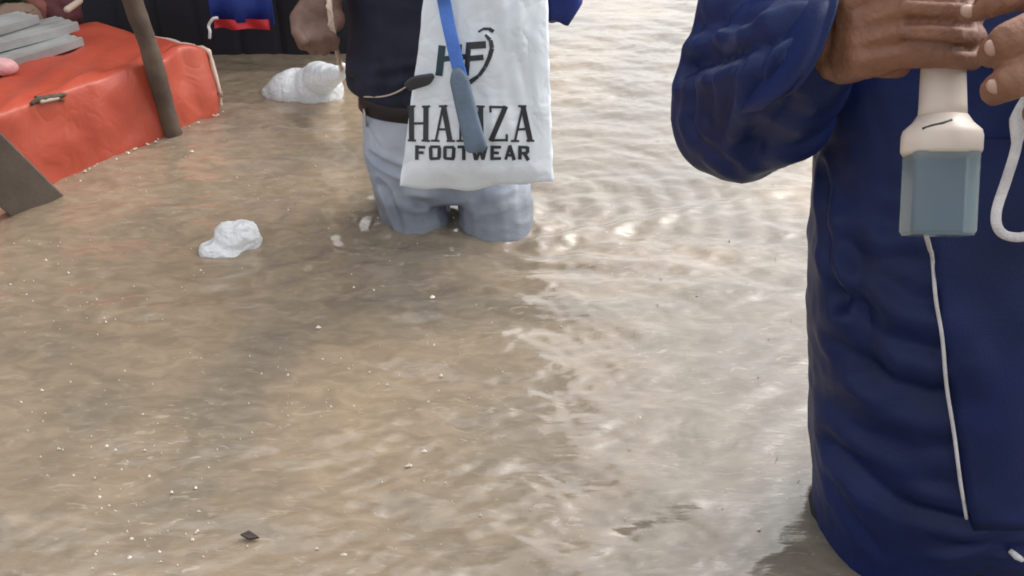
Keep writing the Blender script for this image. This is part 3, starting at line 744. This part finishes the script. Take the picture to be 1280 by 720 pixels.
# jacket
b = MB()
b.secs([(-0.06, 0.610, 0.955, 0.190, 0.150), (0.0, 0.616, 0.957, 0.198, 0.158), (0.10, 0.603, 0.965, 0.203, 0.158), (0.23, 0.582, 0.975, 0.202, 0.152), (0.35, 0.564, 0.982, 0.203, 0.150), (0.405, 0.558, 0.99, 0.203, 0.150), (0.435, 0.552, 0.995, 0.196, 0.142), (0.52, 0.548, 1.015, 0.197, 0.140), (0.66, 0.522, 1.06, 0.215, 0.138), (0.78, 0.512, 1.09, 0.20, 0.11), (0.86, 0.51, 1.10, 0.09, 0.08)], rotz=-0.12)
b.chain([sR, eR + Vector((0.0, 0.0, 0.0))], [0.082, 0.080]); b.chain([eR, W(950, 128, 1.06), W(985, 90, 0.945), W(1005, 74, 0.90)], [0.081, 0.078, 0.064, 0.050])
b.chain([W(1008, 74, 0.915), W(1016, 70, 0.893)], [0.046, 0.046])
b.capsule(W(935, 165, 1.06), W(985, 150, 1.0), 0.055, 0.05); b.capsule(W(955, 60, 1.0), W(1000, 40, 0.91), 0.05, 0.036)
b.chain([sL, eL, eL.lerp(wL, 0.8)], [0.085, 0.078, 0.052])
b.capsule((0.51, 1.1, 0.82), (0.51, 1.09, 0.90), 0.082, 0.075)
me = remesh(b, 'jacket', 0.0045, 6); P = coords(me)
low = np.clip((0.30 - P[:, 2]) / 0.3, 0, 1)
d = 0.006 * fbm(P * np.array([7, 7, 11.0]) + 5, 3) + 0.002 * fbm(P * np.array([14, 14, 18.0]) + 1, 2)
tj0 = bvh_me(me)
def J(pts, w, dp, rg=0.7):
    q = onsurf(tj0, pts)
    return crease(P, q, w, dp, rg) if len(q) > 1 else 0
# sleeve folds: the deep elbow crease and the gathers that fan out of it
d += J([(850, 88), (905, 68), (955, 50), (990, 32)], 0.011, 0.016, 0.4)
for a, w_, dp in (([(872, 102), (864, 150)], 0.009, 0.006), ([(894, 88), (884, 150)], 0.009, 0.007), ([(922, 80), (906, 132), (900, 170)], 0.010, 0.008), ([(950, 72), (948, 120), (935, 180)], 0.010, 0.007),
                  ([(988, 60), (972, 80), (966, 105)], 0.005, 0.007), ([(862, 36), (945, 24)], 0.012, 0.007), ([(990, 128), (940, 196)], 0.012, 0.008), ([(870, 168), (915, 205)], 0.010, 0.006)):
    d += J(a, w_, dp, 0.4)
Pw = P + 0.03 * np.stack([pnoise(P * 6 + 3), pnoise(P * 6 + 13), pnoise(P * 6 + 23)], 1)
slv = np.clip((0.36 - P[:, 0]) / 0.06, 0, 1)
d += (0.004 + 0.006 * slv) * (0.3 - 1.6 * np.abs(pnoise(Pw * np.array([9, 9, 7.0])))) + 0.003 * (0.3 - 1.6 * np.abs(pnoise(Pw * 17.0 + 40)))
# body: diagonal drag folds across the front and over the hip
for a, w_, dp in (([(1050, 372), (1085, 408), (1130, 432), (1175, 442)], 0.013, 0.016), ([(1065, 440), (1110, 474), (1160, 494), (1188, 492)], 0.015, 0.018), ([(1030, 500), (1080, 540), (1150, 560), (1195, 556)], 0.012, 0.010),
                  ([(1042, 560), (1085, 600), (1140, 636), (1200, 660)], 0.013, 0.016), ([(1075, 575), (1120, 596), (1175, 600)], 0.010, 0.009), ([(1040, 610), (1070, 650), (1100, 690)], 0.010, 0.012),
                  ([(1035, 330), (1048, 365), (1085, 385)], 0.009, 0.010), ([(1020, 420), (1040, 455), (1075, 470)], 0.009, 0.009), ([(1090, 640), (1150, 670), (1190, 705)], 0.010, 0.010),
                  ([(1040, 230), (1070, 262), (1110, 280)], 0.010, 0.009), ([(1048, 300), (1095, 322), (1140, 322)], 0.009, 0.009), ([(1032, 205), (1034, 250), (1028, 300)], 0.007, 0.008), ([(1110, 350), (1140, 375), (1170, 380)], 0.008, 0.008)):
    d += J(a, 1.2 * w_, (0.62 if dp > 0.0125 else 0.28) * dp, 0.55)
d += J([(1068, 300), (1080, 380), (1092, 470)], 0.012, 0.005, 0.6)
d += J([(1030, 215, 1.05), (1038, 300, 1.06), (1052, 380, 1.05)], 0.008, 0.006)
push(me, d)
P = coords(me)                                                                    # front hem lifted clear of the water
k = np.clip((P[:, 0] - 0.46) / 0.10, 0, 1) * np.clip((0.99 - P[:, 1]) / 0.08, 0, 1); lowz = np.clip((0.16 - P[:, 2]) / 0.22, 0, 1)
P[:, 2] += 0.115 * k * lowz
setco(me, P)
jacket = link('jacket', me, M['navy'], rm)
tj = bvh(jacket)
# cuff: an open sleeve end around the wrist
rimc = W(1009, 56, 0.852); e1 = (W(1064, -8, 0.846) - W(1018, 118, 0.846)).normalized()
fwd = Vector((0, CP, -SP)); e2 = (-fwd + Vector((0.10, 0, 0))); e2 = (e2 - e1 * e2.dot(e1)).normalized()
back_ = W(950, 82, 0.925)
def cuff_ring(t, k, inn=0.0):
    c_ = rimc.lerp(back_, t); out = []
    for q in range(40):
        a = 2 * math.pi * q / 40; wob = 1 + 0.05 * noise.noise(Vector((math.cos(a) * 1.6, math.sin(a) * 1.6, t * 5))) + 0.03 * math.sin(3 * a + 9 * t) + min(1, max(0, t) * 5) * 0.09 * (0.25 - abs(noise.noise(Vector((math.cos(a) * 3.1 + t, math.sin(a) * 3.1, t * 2.2)))))
        ca, sa = math.cos(a), math.sin(a); ca = math.copysign(abs(ca) ** 0.8, ca); sa = math.copysign(abs(sa) ** 0.72, sa)
        out.append(c_ + e1 * (0.0455 * k * wob * ca) + e2 * (0.047 * k * wob * sa))
    return out
b = MB(); b.loft([cuff_ring(0.35, 0.80), cuff_ring(0.03, 0.90), cuff_ring(0.0, 0.95), cuff_ring(-0.012, 0.985), cuff_ring(0.0, 1.02), cuff_ring(0.06, 1.035), cuff_ring(0.16, 1.05), cuff_ring(0.185, 1.015), cuff_ring(0.21, 1.05), cuff_ring(0.45, 1.12), cuff_ring(0.75, 1.16), cuff_ring(1.0, 1.06), cuff_ring(1.25, 0.8), cuff_ring(1.4, 0.3)], cap=False)
b.build('cuff', M['navy'], jacket)
for px, py in ((1239, 543), (1200, 313)):
    p = hit(tj, px, py, 0.001)
    if p: MB().ell(p, (0.0075, 0.003, 0.006)).build('button', M['metal'] if py > 500 else M['navy_dark'], jacket)
# front flap: a doubled strip of cloth whose free edge runs beside the white cord
def cord_x(y): return 1158 + (y - 292) * 0.105 + 0.000095 * (y - 292) ** 2
rows = []
for j in range(34):
    y = 170 + (658 - 170) * j / 33; row = []
    for i in range(14):
        x = cord_x(y) + 5 + (150 * i / 13)
        p = hit(tj, x, y, 0.0)
        if p is None: p = rows[-1][i] + Vector((0, 0, -0.01)) if rows else W(x, y, 1.0)
        row.append(p)
    rows.append(row)
def relax(rows, k):
    for _ in range(k):
        new = [r[:] for r in rows]
        for j in range(len(rows)):
            for i in range(14):
                nb = [rows[b_][a_].y for a_, b_ in ((i - 1, j), (i + 1, j), (i, j - 1), (i, j + 1)) if 0 <= a_ < 14 and 0 <= b_ < len(rows)]
                new[j][i] = Vector((rows[j][i].x, min(rows[j][i].y, sum(nb) / len(nb)), rows[j][i].z))
        rows = new
    return rows
rows = relax(rows, 4)
V = [p + Vector((0, -0.0045 - 0.002 * noise.noise(p * 14) - 0.006 * noise.noise(Vector((p.x * 22 + p.z * 4, 3.3, p.z * 2.5))), 0)) for r_ in rows for p in r_]; nv = len(V); V += [p + Vector((0, 0.006, 0)) for r_ in rows for p in r_]
Fc = [(j * 14 + i, (j + 1) * 14 + i, (j + 1) * 14 + i + 1, j * 14 + i + 1) for j in range(33) for i in range(13)]
Fc += [(nv + j * 14, nv + (j + 1) * 14, (j + 1) * 14, j * 14) for j in range(33)] + [(33 * 14 + i, nv + 33 * 14 + i, nv + 33 * 14 + i + 1, 33 * 14 + i + 1) for i in range(13)]
flap = new_mesh('front_flap', V, Fc, M['navy'], jacket)
# white cord hanging down the jacket, and the pale tag at the hem
pts = []
for x, y in ((1158, 288), (1160, 320), (1165, 370), (1172, 420), (1180, 480), (1189, 540), (1199, 600), (1207, 646)):
    p = hit(tj, x, y, 0.005)
    if p: pts.append(p + Vector((0, -0.003, 0)))
for _ in range(3):
    pts = [pts[0]] + [Vector((0.5 * p.x + 0.25 * (a.x + c_.x), min(p.y, 0.5 * (a.y + c_.y)), p.z)) for a, p, c_ in zip(pts, pts[1:], pts[2:])] + [pts[-1]]

# ------------------------------------------------------------------ the cream lamp held in his fist
lamp = empty('hand_lamp', W(1178, 200, 0.80))
tag(lamp, 'cream plastic hand lamp with flared collar and clear grey box end, held in a fist', 'lamp')
top, col0, col1, bot = W(1181, -30, 0.80), W(1178, 148, 0.80), W(1176, 194, 0.80), W(1171, 292, 0.805)
axl = (bot - top).normalized()
xr = Vector((1, 0, 0)); xr = (xr - axl * xr.dot(axl)).normalized(); zr = axl.cross(xr)
def ring(c, r, n=28, oct_=0.0):
    out = []
    for k in range(n):
        a = 2 * math.pi * k / n; rr = r * (1 - oct_ * (1 - abs(math.cos(4 * a))) )
        out.append(c + xr * (rr * math.cos(a)) + zr * (rr * math.sin(a)))
    return out
s_ = 0.80 / F
mb = MB(); mb.loft([ring(top, 24 * s_), ring(top.lerp(col0, 0.5), 25.5 * s_), ring(top.lerp(col0, 0.9), 28 * s_), ring(col0 + axl * 0.002, 29 * s_)]); mb.build('handle', M['cream'], lamp)
mb = MB(); mb.loft([ring(col0 - axl * 0.002, 30 * s_, 32), ring(col0 + axl * 0.004, 36 * s_, 32, .03), ring(col0.lerp(col1, 0.35), 47 * s_, 32, .05), ring(col0.lerp(col1, 0.5), 49 * s_, 32, .05), ring(col1 - axl * 0.003, 49 * s_, 32, .05), ring(col1, 46 * s_, 32, .05)])
collar = mb.build('collar', M['cream'], lamp)
pz = [W(1153, 161, 0.768), W(1165, 157, 0.7655), W(1178, 154, 0.7645), W(1190, 150, 0.766)]
tc_ = bvh(collar); pz = [hit(tc_, x, y, 0.0003) for x, y in ((1153, 161), (1165, 157), (1178, 154), (1190, 150))]; pz = [q for q in pz if q]
if len(pz) > 1: MB().tube(pz, 0.0011, 6).build('slot', M['clip'], collar)
# box: rounded square tube
rot45 = R(8)
def sq(c, h, n=32):
    out = []
    for k in range(n):
        a = 2 * math.pi * k / n; x = h * math.copysign(abs(math.cos(a)) ** 0.28, math.cos(a)); y = h * math.copysign(abs(math.sin(a)) ** 0.28, math.sin(a))
        out.append(c + xr * (x * math.cos(rot45) - y * math.sin(rot45)) + zr * (x * math.sin(rot45) + y * math.cos(rot45)))
    return out
hb = 39 * s_
mb = MB(); mb.loft([sq(col1 - axl * 0.0005, hb), sq(col1.lerp(bot, 0.3), hb), sq(col1.lerp(bot, 0.8), hb * 1.0), sq(bot - axl * 0.002, hb), sq(bot, hb * 0.96)])
mb.build('box_shade', M['frost'], lamp, smooth=False)
mb = MB(); mb.loft([sq(bot, hb * 0.96), sq(bot + axl * 0.0018, hb * 0.93)]); mb.build('end_cap', M['frost'], lamp, smooth=False)
# cord hangs from the lamp
st = W(1158, 295, 0.80)
cp = smooth_path([st, st.lerp(pts[1], 0.5)] + pts[1:], 6) if len(pts) > 3 else None
if cp: tag(MB().tube(cp, 0.0021, 8).build('cord', M['cord']), 'thin straight white cord hanging from the clear lamp box down the navy jacket', 'cord')
lp_ = smooth_path([W(1284, 120, 0.70), W(1274, 150, 0.70), W(1270, 185, 0.70), W(1258, 225, 0.705), W(1246, 262, 0.71), W(1247, 284, 0.71), W(1260, 295, 0.71), W(1285, 294, 0.71), W(1310, 270, 0.70), W(1312, 190, 0.69), W(1305, 130, 0.68)], 7)
tag(MB().tube(lp_, [0.0036 + 0.003 * max(0, 1 - abs(i - 7) / 6) for i in range(len(lp_))], 10).build('cord', M['cord']), 'thick white cord hanging in a loop from the left hand at the picture edge', 'cord')
p = hit(tj, 1262, 688, 0.004) or W(1262, 688, 1.12)
q = hit(tj, 1278, 700, 0.004) or W(1278, 700, 1.12)
tag(MB().tube([p, p.lerp(q, 0.5) + Vector((0, -0.002, 0)), q], [0.003, 0.0042, 0.003], 8).build('cord', M['cord']), 'short pale cord end showing at the jacket hem by the bottom corner', 'cord')

# ------------------------------------------------------------------ tarp covered stall table at the left
A = Vector((-0.803, 2.562, 0)); U = Vector((-0.504, -0.864, 0)); Vv = Vector((-0.864, 0.504, 0)); TOP = 0.195
LEN, WID = 1.9, 0.47
prof = [(WID, -0.3), (WID, 0.0), (WID, 0.14), (WID - 0.015, 0.185), (WID - 0.05, TOP), (WID * 0.7, TOP + 0.004), (WID * 0.45, TOP + 0.002), (0.10, TOP), (0.045, TOP - 0.001), (0.014, TOP - 0.005), (0.001, TOP - 0.022), (-0.006, 0.10), (-0.012, 0.03), (-0.016, -0.05), (-0.016, -0.3)]
prof = [(q.x, q.y) for q in smooth_path([(a, z, 0) for a, z in prof], 4)]
NS = 130; V = []
for i in range(NS + 1):
    s = LEN * i / NS
    e = max(0, 1 - s / 0.09)                                    # the end rounds over
    for j, (a, z) in enumerate(prof):
        aa = WID / 2 + (a - WID / 2) * (1 - 0.14 * e ** 2); zz = z - 0.035 * e ** 2 * (1 if z > 0.05 else 0)
        q = A + U * s + Vv * aa + Vector((0, 0, zz))
        nrm = (-Vv if a < 0.03 else Vector((0, 0, 1)))
        w_ = 0.005 * noise.noise(Vector((s * 5, a * 6, z * 5))) + 0.005 * noise.noise(Vector((s * 14, a * 15 + z * 9, 3.0)))
        # top sags between its supports; diagonal pulls fall from the front edge
        if a > 0.03 and z > 0.1: w_ -= 0.007 * math.sin(math.pi * min(1, max(0, (a - 0.03) / (WID - 0.06)))) * (0.6 + 0.4 * math.sin(s * 7)); w_ += 0.006 * math.sin((s * 1.2 + a * 2.3) * 26) * math.exp(-((s - 0.45) / 0.3) ** 2)
        else: w_ += 0.007 * math.sin(s * 31 + z * 14) * max(0, 0.18 - abs(z - 0.1)) / 0.18 + 0.012 * math.exp(-((s - 0.23 + z * 0.25) / 0.03) ** 2) - 0.010 * math.exp(-((s - 0.10) / 0.03) ** 2)
        w_ += 0.012 * (0.2 - abs(noise.noise(Vector((s * 6 + z * 3, a * 7 - z * 8, 5.5))))) + 0.006 * (0.2 - abs(noise.noise(Vector((s * 13 - z * 6, a * 15 + z * 5, 1.5))))) + 0.004 * (0.2 - abs(noise.noise(Vector((s * 24 + z * 20, a * 26 - z * 17, 8.5)))))
        V.append(q + nrm * w_)
n1 = len(prof)
Fc = [(i * n1 + j, i * n1 + j + 1, (i + 1) * n1 + j + 1, (i + 1) * n1 + j) for i in range(NS) for j in range(n1 - 1)]
Fc += [tuple(reversed(range(n1))), tuple(NS * n1 + j for j in range(n1))]
tarp_root = empty('covered_table', A + U * 0.8)
tag(tarp_root, 'low stall table covered with a wet orange red tarp, standing in the flood', 'table')
tarp = new_mesh('tarp', V, Fc, M['tarp'], tarp_root)
tt = bvh(tarp)
# faded rope edge at its far end
ep = [V[j] + Vector((0.006, -0.004, 0.003)) for j in range(n1) if prof[j][0] < 0.30 and prof[j][1] > -0.06]
MB().tube(ep, [0.0045 + 0.003 * abs(math.sin(k * 0.7)) for k in range(len(ep))], 8).build('rope_edge', M['tarp_edge'], tarp_root)
ty = ep[4]; k0 = onY(262, 48, A.y + 0.03)
MB().tube(smooth_path([k0, k0 + Vector((0.004, 0.0, 0.02)), k0 + Vector((0.0, 0.01, 0.032)), k0 + Vector((0.014, 0.01, 0.05)), k0 + Vector((0.028, 0.012, 0.052))], 5), 0.004, 8).build('tie', M['cord'], tarp_root)

# leaning post in front of the tarp
base = onZ(217, 164) + Vector((0.012, -0.02, 0)); topp = onY(169, 0, base.y + 0.005); dirv = (topp - base)
pts = [base - dirv * 2.0, base - dirv * 0.5, base, base + dirv * 0.35, base + dirv * 0.7, base + dirv * 1.0, base + dirv * 1.6, base + dirv * 3.0, base + dirv * 5.0]
pts = smooth_path([q + Vector((0.003 * math.sin(i * 2.1), -0.01, 0)) for i, q in enumerate(pts)], 6)
mb = MB(); mb.tube(pts, [0.0235 * (1 + 0.035 * math.sin(i * 0.7) + 0.025 * math.sin(i * 2.3)) for i in range(len(pts))], 18)
tag(mb.build('wooden_post', M['wood']), 'brown weathered wooden post standing against the front of the orange tarp', 'post')
# wide grey board leaning at the left edge
b0, b1 = onZ(76, 242), onZ(12, 268)
side = (b0 - b1); side.z = 0; wd = side.length; side.normalize()
dirb = (onY(2, 168, 1.86) - b0).normalized(); nb = side.cross(dirb).normalized()
mb = MB(); rings = []
for k in range(20):
    q = b0 - side * (wd / 2) + dirb * (-0.35 + k * 0.07); h_ = wd / 2 * (1 + 0.03 * noise.noise(Vector((k * 0.7, 1, 1)))); t_ = 0.016
    rings.append([q + side * (h_ * x) + nb * (t_ * y + 0.002 * noise.noise(Vector((x * 3, k * 0.6, y)))) for x, y in ((-1, -1), (-0.5, -1.05), (0, -1), (0.5, -1.05), (0.94, -1), (1, -0.85), (1, 0.85), (0.94, 1), (0, 1), (-1, 1))])
mb.loft(rings)
tag(mb.build('plank', M['board'], smooth=False), 'wide grey wet plank leaning into the water at the left edge', 'plank')

# things on and behind the table
def frame_pt(s, a, z): return A + U * s + Vv * a + Vector((0, 0, z))
sheets = []
for k, (s0, s1, a0, wv, z0, lab) in enumerate(((0.22, 1.45, 0.285, 0.09, 0.206, 'lowest long grey metal sheet lying along the orange tarp top'), (0.18, 1.40, 0.35, 0.10, 0.230, 'middle grey metal sheet of the stack on the orange tarp'), (0.25, 1.50, 0.405, 0.09, 0.256, 'topmost grey metal sheet of the stack on the orange tarp'))):
    mb = MB(); rings = []
    for i in range(26):
        s = s0 + (s1 - s0) * i / 25; e = min(1, (i + 0.5) / 2)
        top_, bot_ = [], []
        for j in range(13):
            a = a0 + (j / 12 - 0.5) * wv * (0.85 + 0.15 * e); zz = z0 + 0.0016 * math.sin(j * 1.57) + 0.006 * noise.noise(Vector((s * 4, k, a * 9)))
            top_.append(frame_pt(s, a, zz + 0.010)); bot_.append(frame_pt(s, a, zz - 0.010))
        rings.append(top_ + bot_[::-1])
    mb.loft(rings); tag(mb.build('metal_sheet', M['sheet'], smooth=False), lab, 'sheet', 'grey sheets stacked on the tarp')
mb = MB(); q = onZ(62, 76, 0.21)
pb = hit(tt, 60, 126, 0.004)
if pb:
    mb = MB(); tw = smooth_path([hit(tt, 38, 130, 0.004), hit(tt, 50, 124, 0.012), hit(tt, 66, 121, 0.010), hit(tt, 82, 118, 0.004)], 5)
    mb.tube(tw, [0.005 * math.sin(math.pi * (i + 1.5) / (len(tw) + 2)) + 0.0025 for i in range(len(tw))], 10); mb.capsule(tw[6], hit(tt, 44, 121, 0.004), 0.006, 0.003); mb.capsule(tw[10], hit(tt, 80, 126, 0.003), 0.005, 0.0025)
    me = remesh(mb, 'wood_scrap', 0.002, 1); push(me, 0.003 * fbm(coords(me) * 60, 2))
    tag(link('wood_scrap', me, M['wood']), 'brown broken wood scrap lying on the sloping orange tarp', 'scrap')
    tag(MB().capsule(hit(tt, 52, 127, 0.012), hit(tt, 72, 123, 0.010), 0.005, 0.004).build('wood_chip', M['pale_stick']), 'pale wood chip beside the brown scrap on the tarp', 'chip')
pp_ = hit(tt, 9, 93, 0.0)
c = (pp_ or frame_pt(0.6, 0.2, 0.22)) + Vector((0, 0, 0.018))
mb = MB(); mb.ell(c, (0.03, 0.026, 0.02)); mb.ell(c + Vector((-0.03, 0.0, 0.005)), (0.03, 0.026, 0.022)); me = remesh(mb, 'pink_bag', 0.003, 2); push(me, 0.006 * fbm(coords(me) * 40, 2))
tag(link('plastic_bag', me, M['pink']), 'crumpled pink plastic bag on the orange tarp by the left edge', 'bag')
def sack(px, py, Y, r, mt, lab, name='sack'):
    c = onY(px, py, Y); mb = MB(); mb.ell(c, r); mb.ell(c + Vector((r[0] * 0.35, 0, r[2] * 0.35)), (r[0] * 0.7, r[1] * 0.8, r[2] * 0.7))
    mb.capsule(c, Vector((c.x, c.y, -0.1)), r[0] * 0.8, r[0] * 0.7)
    me = remesh(mb, name, 0.006, 3); P = coords(me); push(me, 0.022 * fbm(P * 12 + px, 3)); tag(link(name, me, M[mt]), lab, 'sack')
sack(20, 42, 2.62, (0.085, 0.07, 0.075), 'sack_tan', 'tan sack slumped behind the stacked grey sheets at the left edge')
sack(36, 18, 2.72, (0.08, 0.07, 0.06), 'sack_red', 'red brown sack heaped between the tan sack and the maroon sack')
sack(72, 16, 2.74, (0.065, 0.06, 0.065), 'sack_dark', 'maroon sack heaped against the dark stall front')
# a bundle of dull green leaves on the heap
mb = MB(); c = onY(14, 6, 2.66)
for k in range(26):
    a = rng.uniform(0, 6.28); d1 = Vector((math.cos(a) * rng.uniform(0.3, 1), math.sin(a) * 0.5, rng.uniform(-0.5, 0.5))).normalized(); p0 = c + Vector((rng.uniform(-.05, .05), rng.uniform(-.03, .03), rng.uniform(-.02, .03)))
    L_ = rng.uniform(0.04, 0.08); sd = d1.cross(Vector((0.2, 0.3, 1))).normalized() * L_ * 0.28
    mb.add([p0, p0 + d1 * L_ * .5 + sd + Vector((0, 0, .006)), p0 + d1 * L_, p0 + d1 * L_ * .5 - sd + Vector((0, 0, .006))], [(0, 1, 2, 3)])
tag(mb.build('leaf_bundle', M['green'], smooth=False), 'bundle of dull green leaves in the top left corner', 'leaves')
for k, (p0, p1, lab) in enumerate((((2, 26, 2.52), (22, 19, 2.56), 'short pale stick lying across the tan sack'), ((84, 12, 2.62), (100, 1, 2.68), 'short pale stick leaning on the maroon sack'))):
    tag(MB().capsule(onY(*p0), onY(*p1), 0.009, 0.008).build('stick', M['pale_stick']), lab, 'stick')

# dark stall front behind
WY = 3.05
st = empty('market_stall', (-1.2, WY, 0))
tag(st, 'dark boarded market stall front standing in the flood behind the orange tarp', 'stall')
xr_, xl_ = -0.36, -2.9; HT = 2.45
mb = MB(); rings = []
N_ = 120
for side_ in range(1):
    fr, bk = [], []
    for i in range(N_ + 1):
        x = xl_ + (xr_ - xl_) * i / N_; gy = 0.012 * abs(math.sin(i * math.pi / 6)) ** 0.3
        fr.append((x, WY - gy))
    V = []
    for z in (-0.62, 0.0, 0.3, HT):
        for x, y in fr: V.append((x, y + 0.004 * noise.noise(Vector((x * 3, z * 3, 0))), z))
    n1 = N_ + 1; Fc = [(j * n1 + i, j * n1 + i + 1, (j + 1) * n1 + i + 1, (j + 1) * n1 + i) for j in range(3) for i in range(N_)]
    off = len(V)
    for z in (-0.62, HT): V += [(xl_, WY + 0.05, z), (xr_, WY + 0.05, z)]
    Fc += [(off + 1, off, off + 2, off + 3), (off, 0, 3 * n1, off + 2), (3 * n1, 3 * n1 + N_, off + 3, off + 2)]
    Fc += [(N_, off + 1, off + 3, 3 * n1 + N_)]
new_mesh('board_panel', V, Fc, M['stall'], st, smooth=False)
for x in (xr_ + 0.022, -1.75): MB().box((x, WY - 0.035, (HT - 0.62) / 2), (0.02, 0.02, (HT + 0.62) / 2)).build('post', M['stall_wood'], st, smooth=False)
MB().box(((xl_ + xr_) / 2, WY - 0.03, HT + 0.03), ((xr_ - xl_) / 2 + 0.05, 0.05, 0.028)).build('beam', M['stall_wood'], st, smooth=False)
# blue cloth with a red hem hanging on the stall front
cl = empty('hanging_cloth', onY(305, 30, 2.9))
tag(cl, 'bright blue cloth with a red hem hanging in front of the dark stall', 'cloth')
def cloth(px0, px1, ytop, ybot0, ybot1, Y, mt, name, amp=0.012):
    NX, NZ = 26, 20; V = []
    p00, p10 = onY(px0, ybot0, Y), onY(px1, ybot1, Y)
    for th in (0, 0.006):
        for j in range(NZ + 1):
            for i in range(NX + 1):
                u, v = i / NX, j / NZ; q = p00.lerp(p10, u); z = q.z + (ytop - q.z) * v
                V.append((q.x, q.y + th + amp * math.sin(u * 11 + v * 1.5) * (1 - 0.5 * v), z + 0.0015 * math.sin(u * 15) * (1 - v)))
    n1 = NX + 1; nn = n1 * (NZ + 1)
    Fc = [(j * n1 + i, j * n1 + i + 1, (j + 1) * n1 + i + 1, (j + 1) * n1 + i) for j in range(NZ) for i in range(NX)]
    Fc += [(nn + j * n1 + i + 1, nn + j * n1 + i, nn + (j + 1) * n1 + i, nn + (j + 1) * n1 + i + 1) for j in range(NZ) for i in range(NX)]
    Fc += [(i + 1, i, nn + i, nn + i + 1) for i in range(NX)]
    Fc += [((j + 1) * n1, j * n1, nn + j * n1, nn + (j + 1) * n1) for j in range(NZ)] + [(j * n1 + NX, (j + 1) * n1 + NX, nn + (j + 1) * n1 + NX, nn + j * n1 + NX) for j in range(NZ)]
    return new_mesh(name, V, Fc, M[mt], cl)
cloth(264, 344, 1.3, 26, 30, 2.90, 'blue', 'sheet')
zt = onY(300, 26, 2.9).z
cloth(268, 338, zt + 0.006, 36, 37, 2.892, 'red', 'hem', 0.010)

# ------------------------------------------------------------------ floating specks
def fleck(mb, p, r):
    n = random.randint(5, 8); V = [(p.x, p.y, 0.004 + r * 0.3)]; ph = random.random() * 6; el = random.uniform(0.35, 0.8)
    for k in range(n):
        a = 2 * math.pi * k / n + ph; rr = r * random.uniform(0.6, 1.2); V.append((p.x + rr * math.cos(a), p.y + rr * el * math.sin(a), 0.001))
    mb.add(V, [(0, 1 + k, 1 + (k + 1) % n) for k in range(n)])
mb = MB()
for k in range(850):
    px, py = random.uniform(0, 1000), 130 + 590 * random.random() ** 1.1
    if px > 620 and random.random() < 0.6: continue
    q = onZ(px, py)
    if noise.noise(Vector((q.x * 5, q.y * 5, 2.0))) < random.uniform(-0.25, 0.35): continue
    fleck(mb, q, random.choice((0.0010, 0.0012, 0.0015, 0.0015, 0.002, 0.003)))
for k in range(45):
    s = random.random() ** 0.8 * 0.95; q = A + U * s + Vv * (-0.02 - 0.018 * random.random() ** 2); fleck(mb, q, random.uniform(0.002, 0.006))
for x, y in ((140, 186), (135, 182), (195, 178), (160, 192), (72, 245), (512, 583), (530, 565), (515, 445), (540, 372), (430, 695), (398, 410), (240, 190)):
    fleck(mb, onZ(x, y), 0.006)
tag(mb.build('foam', M['foam'], smooth=False), None, None, None, 'stuff')
c = onZ(313, 673); mb = MB()
mb.add([c + Vector((-0.013, 0.002, 0.006)), c + Vector((-0.002, 0.006, 0.009)), c + Vector((0.013, -0.003, 0.006)), c + Vector((0.0, -0.005, 0.005)), c + Vector((-0.013, 0.002, 0.003)), c + Vector((-0.002, 0.006, 0.004)), c + Vector((0.013, -0.003, 0.003)), c + Vector((0, -0.005, 0.002))], [(0, 3, 2, 1), (4, 5, 6, 7), (0, 1, 5, 4), (1, 2, 6, 5), (2, 3, 7, 6), (3, 0, 4, 7)])
tag(mb.build('leaf', M['leaf'], smooth=False), 'small dark leaf floating near the bottom edge of the picture', 'leaf')

# ------------------------------------------------------------------ light, sky, camera
SUN_EL, SUN_AZ = R(52), R(48)          # overcast: very soft light from the open side, ahead and to the right
w = bpy.data.worlds.new('World'); sc.world = w; w.use_nodes = True
nt = w.node_tree; bg = nt.nodes['Background']
sky = nt.nodes.new('ShaderNodeTexSky'); sky.sky_type = 'NISHITA'; sky.sun_disc = False; sky.sun_elevation = SUN_EL; sky.sun_rotation = SUN_AZ
sky.air_density = 1.0; sky.dust_density = 4.0; sky.ozone_density = 1.0
hs = nt.nodes.new('ShaderNodeHueSaturation'); hs.inputs['Saturation'].default_value = 0.18
nt.links.new(sky.outputs[0], hs.inputs['Color']); nt.links.new(hs.outputs[0], bg.inputs['Color']); bg.inputs['Strength'].default_value = 0.15
ld = bpy.data.lights.new('sun', 'SUN'); ld.energy = 0.5; ld.angle = R(140); ld.color = (1.0, 0.96, 0.90)
lo = bpy.data.objects.new('sun', ld); COL.objects.link(lo)
dv = Vector((math.sin(SUN_AZ) * math.cos(SUN_EL), math.cos(SUN_AZ) * math.cos(SUN_EL), math.sin(SUN_EL)))
lo.rotation_euler = dv.to_track_quat('Z', 'Y').to_euler(); lo.location = dv * 20
cd = bpy.data.cameras.new('camera'); cam = bpy.data.objects.new('camera', cd); COL.objects.link(cam)
cd.sensor_width = 36; cd.lens = F / 1280 * 36; cd.clip_start = 0.02; cd.clip_end = 3000
cam.location = (0, 0, CAM_H); cam.rotation_euler = (math.pi / 2 - PITCH, 0, 0)
sc.camera = cam
sc.view_settings.view_transform = 'Standard'; sc.view_settings.look = 'None'; sc.view_settings.gamma = 1; sc.view_settings.exposure = 1.12
sc.cycles.use_denoising = True
sc.cycles.filter_width = 1.8
